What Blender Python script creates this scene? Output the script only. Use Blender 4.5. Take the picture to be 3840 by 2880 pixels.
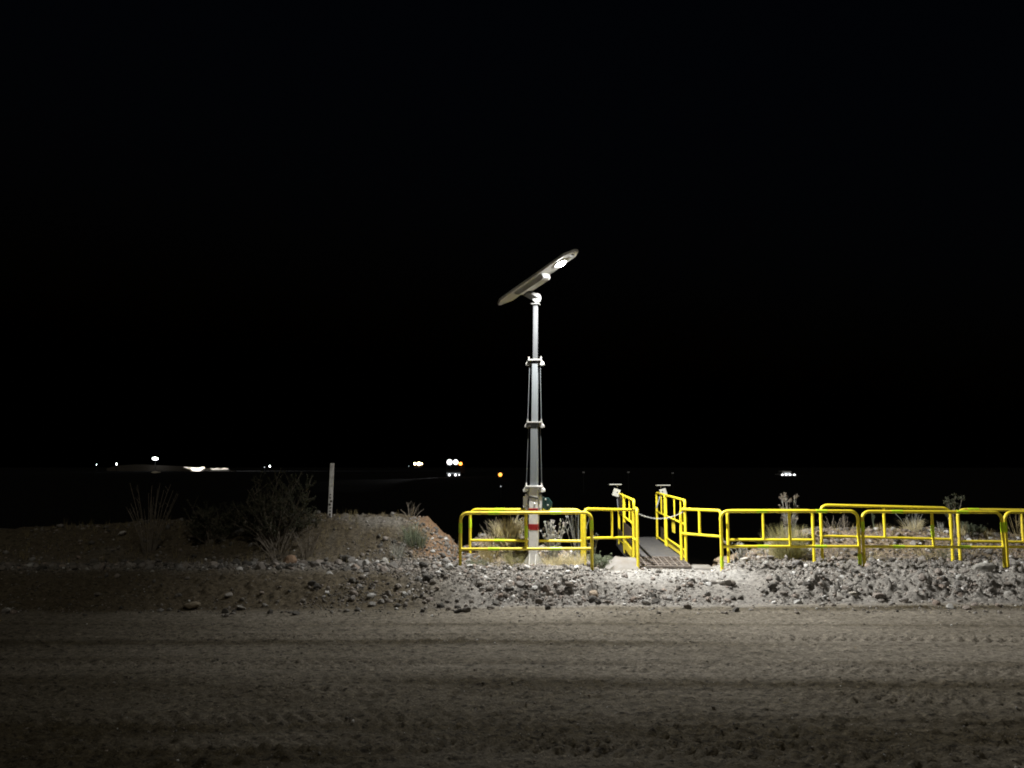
import bpy, bmesh, math, random
import numpy as np
from mathutils import Vector, Matrix

for o in list(bpy.data.objects):
    bpy.data.objects.remove(o)
scene = bpy.context.scene
COL = scene.collection
R = math.radians

# ------------------------------------------------------------------ camera
F_PX = 2885.0
PITCH = R(6.094)
CAM_Z = 2.3
cam_data = bpy.data.cameras.new('camera')
cam_data.sensor_width = 36.0
cam_data.lens = 36.0 * F_PX / 3840.0
cam_data.clip_start = 0.1
cam_data.clip_end = 4000
cam = bpy.data.objects.new('camera', cam_data)
COL.objects.link(cam)
cam.location = (0, 0, CAM_Z)
cam.rotation_euler = (R(90) + PITCH, 0, 0)
scene.camera = cam

# ------------------------------------------------------------------ world: night sky
world = bpy.data.worlds.new('World')
scene.world = world
world.use_nodes = True
wn = world.node_tree.nodes
wl = world.node_tree.links
sky = wn.new('ShaderNodeTexSky')
sky.sky_type = 'NISHITA'
sky.sun_disc = False
sky.sun_elevation = R(-4.0)
sky.sun_rotation = R(150)
tint = wn.new('ShaderNodeMix'); tint.data_type = 'RGBA'; tint.blend_type = 'MULTIPLY'
tint.inputs['Factor'].default_value = 1.0; tint.inputs['B'].default_value = (.55, .75, 1.0, 1)
wl.new(sky.outputs['Color'], tint.inputs['A']); wl.new(tint.outputs['Result'], wn['Background'].inputs['Color'])
wn['Background'].inputs['Strength'].default_value = 0.07

sun_d = bpy.data.lights.new('fill_light', 'SUN')  # soft fill added to lift the dark left berm and road
sun_d.energy = 0.31
sun_d.angle = R(12)
sun_d.color = (1.0, 0.93, 0.78)
sun = bpy.data.objects.new('fill_light', sun_d)
COL.objects.link(sun)
sun.rotation_euler = (R(38), 0, R(20))

scene.render.engine = 'CYCLES'
scene.cycles.filter_width = 1.9
scene.cycles.max_bounces = 4
scene.cycles.diffuse_bounces = 2
scene.cycles.glossy_bounces = 2
scene.cycles.volume_bounces = 0
vs = scene.view_settings
vs.view_transform = 'Standard'
vs.look = 'None'
vs.exposure = 0.0
vs.gamma = 1.0
vs.use_curve_mapping = False
LAMP_W = 1800.0          # the mast lamp

# ------------------------------------------------------------------ helpers
rng = np.random.default_rng(7)
random.seed(11)


def P(px, py, Y):
    """point of the place seen at photo pixel (3840x2880), Y metres ahead"""
    dx = (px - 1920) / F_PX
    du = (1440 - py) / F_PX
    c, s = math.cos(PITCH), math.sin(PITCH)
    k = Y / (c - du * s)
    return Vector((dx * k, Y, CAM_Z + (s + du * c) * k))


def hash2(ix, iy, seed):
    n = (ix.astype(np.int64) * 374761393 + iy.astype(np.int64) * 668265263 + seed * 974711) & 0x7fffffff
    n = ((n ^ (n >> 13)) * 1274126177) & 0x7fffffff
    n = (n ^ (n >> 16)) & 0xffffff
    return n / float(0xffffff)


def vnoise(x, y, seed=0):
    x = np.asarray(x, float); y = np.asarray(y, float)
    ix = np.floor(x); iy = np.floor(y)
    fx = x - ix; fy = y - iy
    ux = fx * fx * (3 - 2 * fx); uy = fy * fy * (3 - 2 * fy)
    a = hash2(ix, iy, seed); b = hash2(ix + 1, iy, seed)
    c = hash2(ix, iy + 1, seed); d = hash2(ix + 1, iy + 1, seed)
    return (a + (b - a) * ux) * (1 - uy) + (c + (d - c) * ux) * uy


def fbm(x, y, seed=0, oct=4, gain=0.5):
    v = 0; a = 1; t = 0; ca, sa = 0.8, 0.6
    for i in range(oct):
        v = v + a * vnoise(x, y, seed + i * 17)
        t += a
        x, y = (ca * x - sa * y) * 2.03 + 5.3, (sa * x + ca * y) * 2.03 + 1.7
        a *= gain
    return v / t


def sst(a, b, x):
    t = np.clip((x - a) / (b - a), 0, 1)
    return t * t * (3 - 2 * t)


class MB:
    def __init__(self):
        self.v = []; self.f = []

    def add(self, vs, fs):
        n = len(self.v)
        self.v += [tuple(p) for p in vs]
        self.f += [tuple(i + n for i in q) for q in fs]
        return self

    def box(self, c, s, rot=None):
        hx, hy, hz = s[0] / 2, s[1] / 2, s[2] / 2
        vs = [Vector((x, y, z)) for x in (-hx, hx) for y in (-hy, hy) for z in (-hz, hz)]
        if rot is not None:
            vs = [rot @ q for q in vs]
        vs = [q + Vector(c) for q in vs]
        return self.add(vs, [(0, 1, 3, 2), (4, 6, 7, 5), (0, 4, 5, 1), (2, 3, 7, 6), (0, 2, 6, 4), (1, 5, 7, 3)])

    def bar(self, a, b, w, h, up=(0, 0, 1)):
        a = Vector(a); b = Vector(b)
        d = (b - a); L = d.length; d.normalize()
        up = Vector(up)
        if abs(d.dot(up)) > 0.98:
            up = Vector((0, 1, 0))
        s = d.cross(up).normalized(); u = s.cross(d)
        m = Matrix((s, d, u)).transposed()
        return self.box((a + b) / 2, (w, L, h), m)

    def tube(self, pts, r, n=10, closed=False, caps=True):
        pts = [Vector(p) for p in pts]
        k = len(pts)
        rr = r if isinstance(r, (list, tuple)) else [r] * k
        vs = []; fs = []
        prev = None
        for i, p in enumerate(pts):
            if closed:
                t = pts[(i + 1) % k] - pts[i - 1]
            else:
                t = pts[min(i + 1, k - 1)] - pts[max(i - 1, 0)]
            t.normalize()
            if prev is None:
                ref = Vector((0, 0, 1)) if abs(t.z) < 0.9 else Vector((0, 1, 0))
                s = t.cross(ref).normalized()
            else:
                s = (prev - t * prev.dot(t)).normalized()
            prev = s
            u = s.cross(t)
            for j in range(n):
                a = 2 * math.pi * j / n
                vs.append(p + (s * math.cos(a) + u * math.sin(a)) * rr[i])
        m = k if closed else k - 1
        for i in range(m):
            i2 = (i + 1) % k
            for j in range(n):
                j2 = (j + 1) % n
                fs.append((i * n + j, i * n + j2, i2 * n + j2, i2 * n + j))
        if caps and not closed:
            fs.append(tuple(range(n - 1, -1, -1)))
            fs.append(tuple((k - 1) * n + j for j in range(n)))
        return self.add(vs, fs)

    def prism(self, poly, axis_o, e1, e2, e3, d0, d1):
        """polygon in the (e1,e2) plane pushed from d0 to d1 along e3"""
        o = Vector(axis_o); e1 = Vector(e1); e2 = Vector(e2); e3 = Vector(e3)
        n = len(poly)
        vs = [o + e1 * a + e2 * b + e3 * d0 for a, b in poly] + [o + e1 * a + e2 * b + e3 * d1 for a, b in poly]
        fs = [tuple(range(n - 1, -1, -1)), tuple(range(n, 2 * n))]
        for i in range(n):
            j = (i + 1) % n
            fs.append((i, j, n + j, n + i))
        return self.add(vs, fs)

    def dome(self, o, n, r, h, seg=16, rings=5):
        o = Vector(o); n = Vector(n).normalized()
        ref = Vector((0, 0, 1)) if abs(n.z) < 0.9 else Vector((1, 0, 0))
        s = n.cross(ref).normalized(); u = s.cross(n)
        vs = []; fs = []
        for i in range(rings):
            a = (math.pi / 2) * i / rings
            for j in range(seg):
                b = 2 * math.pi * j / seg
                vs.append(o + (s * math.cos(b) + u * math.sin(b)) * r * math.cos(a) + n * h * math.sin(a))
        vs.append(o + n * h)
        for i in range(rings - 1):
            for j in range(seg):
                j2 = (j + 1) % seg
                fs.append((i * seg + j, i * seg + j2, (i + 1) * seg + j2, (i + 1) * seg + j))
        for j in range(seg):
            fs.append(((rings - 1) * seg + j, (rings - 1) * seg + (j + 1) % seg, rings * seg))
        fs.append(tuple(range(seg - 1, -1, -1)))
        return self.add(vs, fs)

    def build(self, name, mat, parent=None, smooth=False, bevel=0.0, origin=None):
        me = bpy.data.meshes.new(name)
        o0 = Vector((0, 0, 0))
        if origin is not None:
            o0 = Vector(origin)
        elif parent is not None and parent.get('_world_built'):
            o0 = parent.location if parent.parent is None else Vector((0, 0, 0))
            if parent.parent is not None:
                o0 = parent.parent.location
        me.from_pydata([tuple(Vector(p) - o0) for p in self.v], [], self.f)
        if bevel > 0 or True:
            bm = bmesh.new(); bm.from_mesh(me)
            bmesh.ops.recalc_face_normals(bm, faces=bm.faces)
            if bevel > 0:
                es = [e for e in bm.edges if len(e.link_faces) == 2 and e.calc_face_angle(0) > 0.6]
                bmesh.ops.bevel(bm, geom=es, offset=bevel, segments=2, affect='EDGES', profile=0.6)
            bm.to_mesh(me); bm.free()
        if smooth:
            for p in me.polygons:
                p.use_smooth = True
            try:
                me.set_sharp_from_angle(angle=R(40))
            except Exception:
                pass
        me.materials.append(mat)
        ob = bpy.data.objects.new(name, me)
        COL.objects.link(ob)
        if parent is not None:
            ob.parent = parent
            if parent.get('_world_built'):
                ob['_world_built'] = 1
        elif origin is not None:
            ob.location = o0
        return ob


def thing(name, label, cat, loc=(0, 0, 0), group=None, rotz=0.0, world_built=True):
    o = bpy.data.objects.new(name, None)
    COL.objects.link(o)
    o.empty_display_size = 0.2
    o.location = loc
    o.rotation_euler = (0, 0, rotz)
    tag(o, label, cat, group)
    if world_built:
        o['_world_built'] = 1
    return o


def tag(o, label=None, cat=None, group=None, kind=None):
    if label: o['label'] = label
    if cat: o['category'] = cat
    if group: o['group'] = group
    if kind: o['kind'] = kind
    return o


# ------------------------------------------------------------------ materials
def nt(name):
    m = bpy.data.materials.new(name)
    m.use_nodes = True
    return m, m.node_tree.nodes, m.node_tree.links, m.node_tree.nodes['Principled BSDF']


def mat(name, col, rough=0.5, metal=0.0, col2=None, scale=6.0, lo=0.45, hi=0.7, bump=0.0, bscale=60.0,
        stretch=(1, 1, 1), rough2=None):
    m, n, l, b = nt(name)
    b.inputs['Roughness'].default_value = rough
    b.inputs['Metallic'].default_value = metal
    tc = n.new('ShaderNodeTexCoord')
    mp = n.new('ShaderNodeMapping'); mp.inputs['Scale'].default_value = stretch
    l.new(tc.outputs['Object'], mp.inputs['Vector'])
    nz = n.new('ShaderNodeTexNoise'); nz.inputs['Scale'].default_value = scale; nz.inputs['Detail'].default_value = 6
    nz.inputs['Roughness'].default_value = 0.65
    l.new(mp.outputs[0], nz.inputs['Vector'])
    rp = n.new('ShaderNodeValToRGB')
    rp.color_ramp.elements[0].position = lo; rp.color_ramp.elements[1].position = hi
    rp.color_ramp.elements[0].color = (*col, 1)
    c2 = col2 if col2 else tuple(c * 0.8 for c in col)
    rp.color_ramp.elements[1].color = (*c2, 1)
    l.new(nz.outputs['Fac'], rp.inputs['Fac'])
    l.new(rp.outputs['Color'], b.inputs['Base Color'])
    if rough2 is not None:
        mr = n.new('ShaderNodeMapRange')
        mr.inputs['From Min'].default_value = lo; mr.inputs['From Max'].default_value = hi
        mr.inputs['To Min'].default_value = rough; mr.inputs['To Max'].default_value = rough2
        l.new(nz.outputs['Fac'], mr.inputs['Value']); l.new(mr.outputs[0], b.inputs['Roughness'])
    if bump > 0:
        n2 = n.new('ShaderNodeTexNoise'); n2.inputs['Scale'].default_value = bscale; n2.inputs['Detail'].default_value = 5
        l.new(tc.outputs['Object'], n2.inputs['Vector'])
        bp = n.new('ShaderNodeBump'); bp.inputs['Strength'].default_value = bump; bp.inputs['Distance'].default_value = 0.02
        l.new(n2.outputs['Fac'], bp.inputs['Height']); l.new(bp.outputs[0], b.inputs['Normal'])
    return m


def emit(name, col, strength):
    m, n, l, b = nt(name)
    b.inputs['Base Color'].default_value = (0.8, 0.8, 0.8, 1)
    b.inputs['Emission Color'].default_value = (*col, 1)
    b.inputs['Emission Strength'].default_value = strength
    return m


def soil_mat(name, bump=0.6, dark=.62):
    """soil colour comes from the 'soil' attribute (kind of earth, plus painted darkness near and far), grain from noise"""
    m, n, l, b = nt(name)
    b.inputs['Roughness'].default_value = 0.95
    b.inputs['Specular IOR Level'].default_value = 0.15
    at = n.new('ShaderNodeAttribute'); at.attribute_name = 'soil'
    tc = n.new('ShaderNodeTexCoord')
    n1 = n.new('ShaderNodeTexNoise'); n1.inputs['Scale'].default_value = 9; n1.inputs['Detail'].default_value = 8
    n1.inputs['Roughness'].default_value = 0.75
    l.new(tc.outputs['Object'], n1.inputs['Vector'])
    r1 = n.new('ShaderNodeMapRange')
    r1.inputs['From Min'].default_value = 0.3; r1.inputs['From Max'].default_value = 0.7
    r1.inputs['To Min'].default_value = dark; r1.inputs['To Max'].default_value = 1.35
    l.new(n1.outputs['Fac'], r1.inputs['Value'])
    vm = n.new('ShaderNodeVectorMath'); vm.operation = 'SCALE'
    l.new(at.outputs['Color'], vm.inputs[0]); l.new(r1.outputs[0], vm.inputs['Scale'])
    vo = n.new('ShaderNodeTexVoronoi'); vo.inputs['Scale'].default_value = 55
    l.new(tc.outputs['Object'], vo.inputs['Vector'])
    # scattered pale pebbles
    lt = n.new('ShaderNodeMapRange'); lt.inputs['From Min'].default_value = 0.78; lt.inputs['From Max'].default_value = 0.9
    sp = n.new('ShaderNodeSeparateColor'); l.new(vo.outputs['Color'], sp.inputs[0])
    l.new(sp.outputs[0], lt.inputs['Value'])
    mx = n.new('ShaderNodeMix'); mx.data_type = 'RGBA'
    l.new(lt.outputs[0], mx.inputs['Factor'])
    l.new(vm.outputs[0], mx.inputs['A'])
    v2 = n.new('ShaderNodeVectorMath'); v2.operation = 'SCALE'; v2.inputs['Scale'].default_value = 1.45
    l.new(vm.outputs[0], v2.inputs[0]); l.new(v2.outputs[0], mx.inputs['B'])
    # dark specks painted for the shaded sides of small clods, drawn out along the road
    mp = n.new('ShaderNodeMapping'); mp.inputs['Scale'].default_value = (.45, 1, 1)
    l.new(tc.outputs['Object'], mp.inputs['Vector'])
    n3 = n.new('ShaderNodeTexNoise'); n3.inputs['Scale'].default_value = 26; n3.inputs['Detail'].default_value = 4; n3.inputs['Roughness'].default_value = .6
    l.new(mp.outputs[0], n3.inputs['Vector'])
    m3 = n.new('ShaderNodeMapRange'); m3.inputs['From Min'].default_value = .55; m3.inputs['From Max'].default_value = .62
    m3.inputs['To Min'].default_value = 1.0; m3.inputs['To Max'].default_value = .36
    l.new(n3.outputs['Fac'], m3.inputs['Value'])
    v3 = n.new('ShaderNodeVectorMath'); v3.operation = 'SCALE'
    l.new(mx.outputs['Result'], v3.inputs[0]); l.new(m3.outputs[0], v3.inputs['Scale'])
    l.new(v3.outputs[0], b.inputs['Base Color'])
    n2 = n.new('ShaderNodeTexNoise'); n2.inputs['Scale'].default_value = 38; n2.inputs['Detail'].default_value = 6
    n2.inputs['Roughness'].default_value = 0.7
    l.new(tc.outputs['Object'], n2.inputs['Vector'])
    bp = n.new('ShaderNodeBump'); bp.inputs['Strength'].default_value = bump; bp.inputs['Distance'].default_value = 0.03
    l.new(n2.outputs['Fac'], bp.inputs['Height']); l.new(bp.outputs[0], b.inputs['Normal'])
    return m


def stone_mat(name, attr):
    m, n, l, b = nt(name)
    b.inputs['Roughness'].default_value = 0.9
    b.inputs['Specular IOR Level'].default_value = 0.25
    rp = n.new('ShaderNodeValToRGB')
    cr = rp.color_ramp
    cols = [(0.0, (0.06, 0.056, 0.05)), (0.25, (0.13, 0.122, 0.11)), (0.45, (0.18, 0.158, 0.135)),
            (0.6, (0.23, 0.222, 0.21)), (0.8, (0.25, 0.2, 0.165)), (0.93, (0.34, 0.335, 0.315)), (1.0, (0.55, 0.54, 0.52))]
    cr.elements[0].position, cr.elements[0].color = 0.0, (*cols[0][1], 1)
    cr.elements[1].position, cr.elements[1].color = 1.0, (*cols[-1][1], 1)
    for p_, c_ in cols[1:-1]:
        e = cr.elements.new(p_); e.color = (*c_, 1)
    if attr:
        at = n.new('ShaderNodeAttribute'); at.attribute_name = 'tone'
        l.new(at.outputs['Fac'], rp.inputs['Fac'])
    else:
        oi = n.new('ShaderNodeObjectInfo')
        l.new(oi.outputs['Random'], rp.inputs['Fac'])
    tc = n.new('ShaderNodeTexCoord')
    nz = n.new('ShaderNodeTexNoise'); nz.inputs['Scale'].default_value = 30; nz.inputs['Detail'].default_value = 6
    l.new(tc.outputs['Object'], nz.inputs['Vector'])
    mr = n.new('ShaderNodeMapRange'); mr.inputs['From Min'].default_value = .3; mr.inputs['From Max'].default_value = .7
    mr.inputs['To Min'].default_value = .7; mr.inputs['To Max'].default_value = 1.2
    l.new(nz.outputs['Fac'], mr.inputs['Value'])
    vm = n.new('ShaderNodeVectorMath'); vm.operation = 'SCALE'
    l.new(rp.outputs['Color'], vm.inputs[0]); l.new(mr.outputs[0], vm.inputs['Scale'])
    l.new(vm.outputs[0], b.inputs['Base Color'])
    bp = n.new('ShaderNodeBump'); bp.inputs['Strength'].default_value = 0.5; bp.inputs['Distance'].default_value = 0.02
    l.new(nz.outputs['Fac'], bp.inputs['Height']); l.new(bp.outputs[0], b.inputs['Normal'])
    return m


M = {}
M['yellow'] = mat('yellow_paint', (0.92, 0.745, 0.035), 0.42, 0, (0.70, 0.54, 0.05), 5.0, 0.52, 0.78, 0.08, 120, rough2=0.7)
M['yellow_old'] = mat('yellow_paint_worn', (0.90, 0.72, 0.045), 0.5, 0, (0.55, 0.40, 0.09), 7.0, 0.52, 0.75, 0.12, 120, rough2=0.8)
for k_ in ('yellow', 'yellow_old'):        # dust and small chips in the paint
    n_ = M[k_].node_tree.nodes; l_ = M[k_].node_tree.links
    b_ = n_['Principled BSDF']; src = n_['Color Ramp'].outputs['Color']
    tc_ = n_['Texture Coordinate']
    nz_ = n_.new('ShaderNodeTexNoise'); nz_.inputs['Scale'].default_value = 34; nz_.inputs['Detail'].default_value = 5; nz_.inputs['Roughness'].default_value = .7
    l_.new(tc_.outputs['Object'], nz_.inputs['Vector'])
    mr_ = n_.new('ShaderNodeMapRange'); mr_.inputs['From Min'].default_value = .63; mr_.inputs['From Max'].default_value = .70
    mr_.inputs['To Max'].default_value = .85 if k_ == 'yellow_old' else .6
    l_.new(nz_.outputs['Fac'], mr_.inputs['Value'])
    mx_ = n_.new('ShaderNodeMix'); mx_.data_type = 'RGBA'; mx_.inputs['B'].default_value = (.10, .055, .03, 1)
    l_.new(mr_.outputs[0], mx_.inputs['Factor']); l_.new(src, mx_.inputs['A']); l_.new(mx_.outputs['Result'], b_.inputs['Base Color'])
M['lime'] = mat('reflective_sleeve', (0.68, 0.90, 0.02), 0.35, 0, (0.58, 0.78, 0.03), 14, 0.4, 0.7)
M['galv'] = mat('brushed_metal', (0.27, 0.29, 0.30), 0.42, 0.6, (0.19, 0.21, 0.22), 22, 0.35, 0.7, 0.1, 90, (1, 1, 0.06), 0.6)
M['galv_darkened'] = mat('brushed_metal_darkened', (0.05, 0.053, 0.056), 0.6, 0.1, (0.035, 0.037, 0.04), 22, 0.35, 0.7, 0.1, 90, (1, 1, 0.06), 0.6)  # same metal as the lower sections, darkened to offset the lamp's glare
M['collar_darkened'] = mat('white_paint_darkened', (0.30, 0.295, 0.28), 0.55, 0, (0.23, 0.225, 0.21), 8, 0.4, 0.7, 0.05, 80)  # white collars darkened where the lamp would burn them out
M['swivel_darkened'] = mat('swivel_metal_darkened', (0.09, 0.09, 0.087), 0.6, 0, (0.065, 0.065, 0.062), 8, 0.4, 0.7, 0.05, 80)  # swivel and top flange colour lowered to counter overexposure by the lamp
M['whitemetal'] = mat('white_paint_metal', (0.70, 0.69, 0.66), 0.5, 0, (0.56, 0.54, 0.50), 6, 0.45, 0.75, 0.05, 80)
M['red'] = mat('red_band', (0.30, 0.012, 0.014), 0.45, 0, (0.22, 0.011, 0.012), 12)
M['teal'] = mat('dark_teal_paint', (0.02, 0.06, 0.06), 0.35, 0.2, (0.015, 0.04, 0.04), 9)
M['black'] = mat('black_rubber', (0.012, 0.012, 0.013), 0.6)
M['steel'] = mat('zinc_bolt', (0.6, 0.6, 0.58), 0.3, 0.9)
M['housing'] = mat('lamp_housing_paint', (0.62, 0.61, 0.57), 0.55, 0, (0.53, 0.52, 0.48), 8, 0.4, 0.7, 0.05, 60)
M['pv'] = mat('solar_cell', (0.01, 0.015, 0.04), 0.15, 0, (0.012, 0.02, 0.05), 20)
M['lens'] = emit('lamp_lens', (0.95, 0.97, 1.0), 170.0)
M['rust'] = mat('rusty_grating', (0.13, 0.105, 0.088), 0.8, 0.1, (0.24, 0.215, 0.19), 7, 0.4, 0.7, 0.3, 70)
M['deck'] = mat('worn_deck_plate', (0.10, 0.097, 0.095), 0.75, 0.0, (0.065, 0.062, 0.06), 5, 0.4, 0.72, 0.3, 60)
M['conc'] = mat('dusty_concrete', (0.21, 0.20, 0.185), 0.9, 0, (0.16, 0.14, 0.115), 5, 0.4, 0.7, 0.4, 40)
M['infill'] = mat('brown_infill_sheet', (0.055, 0.04, 0.025), 0.55, 0.1, (0.09, 0.07, 0.04), 8)
M['chain'] = mat('chain_zinc', (0.5, 0.5, 0.47), 0.5, 0.5)
M['white'] = mat('white_stake_paint', (0.80, 0.79, 0.77), 0.7, 0, (0.5, 0.49, 0.46), 12)
M['mud'] = mat('dried_mud', (0.03, 0.025, 0.02), 0.95, 0, (0.08, 0.07, 0.055), 14)
M['greybox'] = mat('pale_grey_plastic', (0.52, 0.52, 0.47), 0.5, 0, (0.42, 0.42, 0.37), 10)
M['straw'] = mat('dry_straw', (0.50, 0.42, 0.22), 0.8, 0, (0.36, 0.30, 0.15), 9, 0.4, 0.65)
M['straw_pale'] = mat('pale_straw', (0.78, 0.70, 0.46), 0.8, 0, (0.58, 0.51, 0.32), 9, 0.4, 0.65)
M['green_straw'] = mat('green_straw', (0.40, 0.37, 0.18), 0.8, 0, (0.28, 0.27, 0.12), 9, 0.4, 0.65)
M['silver'] = mat('silver_stem', (0.55, 0.55, 0.50), 0.8, 0, (0.36, 0.36, 0.31), 12, 0.4, 0.65)
M['flower'] = mat('dry_white_flower', (0.68, 0.67, 0.63), 0.85, 0, (0.52, 0.5, 0.46), 18)
M['sage'] = mat('sage_leaf', (0.22, 0.25, 0.17), 0.8, 0, (0.15, 0.18, 0.11), 12)
M['olive'] = mat('olive_leaf', (0.075, 0.08, 0.05), 0.8, 0, (0.11, 0.115, 0.07), 12)
M['twig'] = mat('dry_twig', (0.22, 0.19, 0.15), 0.85, 0, (0.14, 0.115, 0.085), 12)
for k_ in ('straw', 'straw_pale', 'green_straw', 'silver', 'sage', 'olive', 'flower'):
    n_ = M[k_].node_tree.nodes; l_ = M[k_].node_tree.links
    tl = n_.new('ShaderNodeBsdfTranslucent'); mxs = n_.new('ShaderNodeMixShader'); mxs.inputs['Fac'].default_value = .4
    l_.new(n_['Color Ramp'].outputs['Color'], tl.inputs['Color'])
    l_.new(n_['Principled BSDF'].outputs[0], mxs.inputs[1]); l_.new(tl.outputs[0], mxs.inputs[2])
    l_.new(mxs.outputs[0], n_['Material Output'].inputs['Surface'])
M['soil'] = soil_mat('soil', 0.7)
M['road'] = soil_mat('road_soil', 1.0, .42)
M['stones'] = stone_mat('gravel_stone', True)
M['rock'] = stone_mat('rock_stone', False)
M['dark_paint'] = mat('dark_vehicle_paint', (0.012, 0.012, 0.013), 0.6, 0.0)
M['vehicle_white'] = mat('white_vehicle_paint', (0.6, 0.6, 0.58), 0.35)
M['glass'] = mat('dark_glass', (0.01, 0.012, 0.014), 0.08)
M['pale_soil'] = mat('pale_spoil', (0.50, 0.46, 0.38), 0.95, 0, (0.38, 0.34, 0.27), 0.6, 0.4, 0.7)
M['far_white'] = emit('far_white_lamp', (0.95, 0.97, 1.0), 25.0)
M['far_warm'] = emit('far_warm_lamp', (1.0, 0.72, 0.42), 12.0)
M['far_dim'] = emit('far_dim_lamp', (0.9, 0.95, 1.0), 0.9)
M['head_lamp'] = emit('truck_lamp', (0.97, 0.98, 1.0), 2.6)
M['bumper_lamp'] = emit('truck_bumper_lamp', (0.97, 0.98, 1.0), 3.0)
M['amber'] = emit('amber_lamp', (1.0, 0.25, 0.03), 9.0)
M['amber_core'] = emit('amber_beacon', (1.0, 0.36, 0.05), 3.0)
M['reflector'] = mat('grey_reflector', (0.6, 0.6, 0.6), 0.4)

# ------------------------------------------------------------------ the lie of the land
CX = [-60, -12, -8.7, -4.4, -2.8, -2.15, -1.65, -1.2, -0.98, -0.75, .25, .6, 1.3, 1.8, 2.2, 4.6, 5.2, 5.9, 6.3, 6.9, 10.2, 10.8, 60]
CZ = [.7, .75, .95, 1.10, 1.13, 1.05, .68, .40, .58, .80, .78, .55, .45, .32, .15, .10, .18, .35, .58, .80, .82, .66, .7]


def edge_y(x):
    return 12.85 + 0.055 * np.clip(x, -15, 15) + 0.22 * (vnoise(x * 0.7, x * 0 + 3.1, 5) - .5) + .1 * (vnoise(x * 2.9, x * 0 + 1.1, 6) - .5)


def gap_mask(x):
    return sst(1.9, 2.5, x) * (1 - sst(4.5, 5.0, x))


def approach(x):
    return sst(1.5, 2.3, x) * (1 - sst(4.2, 4.9, x))


def road_w(x, y):
    return y + 0.018 * x + 0.5 * (fbm(x * 0.13, y * 0.25, 31, 2) - .5) + .16 * (fbm(x * .7, y * .8, 32, 3) - .5)


def road_band(x, y):
    """0 = packed and smooth, 1 = loose and churned; nearer road raised to darken it"""
    w = road_w(x, y)
    m = 0.10 + .5 * (1 - sst(7.6, 9.4, w))  # near road pushed darker to steepen the light's falloff
    for i, (c, s, a) in enumerate(((10.15, .2, .55), (8.45, .28, .7), (7.75, .4, .7), (6.9, .35, .8), (6.2, .4, .9), (5.2, .7, .8), (12.7, .25, .6), (11.4, .1, .35), (9.3, .16, .4))):
        am = np.clip(.25 + 1.5 * vnoise(x * .22 + i * 7.7, x * 0 + i, 43), 0, 1.15)
        m = np.maximum(m, a * am * np.exp(-((w - c) / s) ** 2))
    m = m + 0.7 * (fbm(x * 0.45, y * 1.3, 41, 4) - .5)
    return np.clip(m, 0.04, 1)


def clods(x, y, f, seed, th=.55):
    a = vnoise(x * f, y * f, seed); b = vnoise(x * f * 2.3 + 9, y * f * 2.3, seed + 3)
    return np.maximum(0, a * .75 + b * .35 - th)


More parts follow.
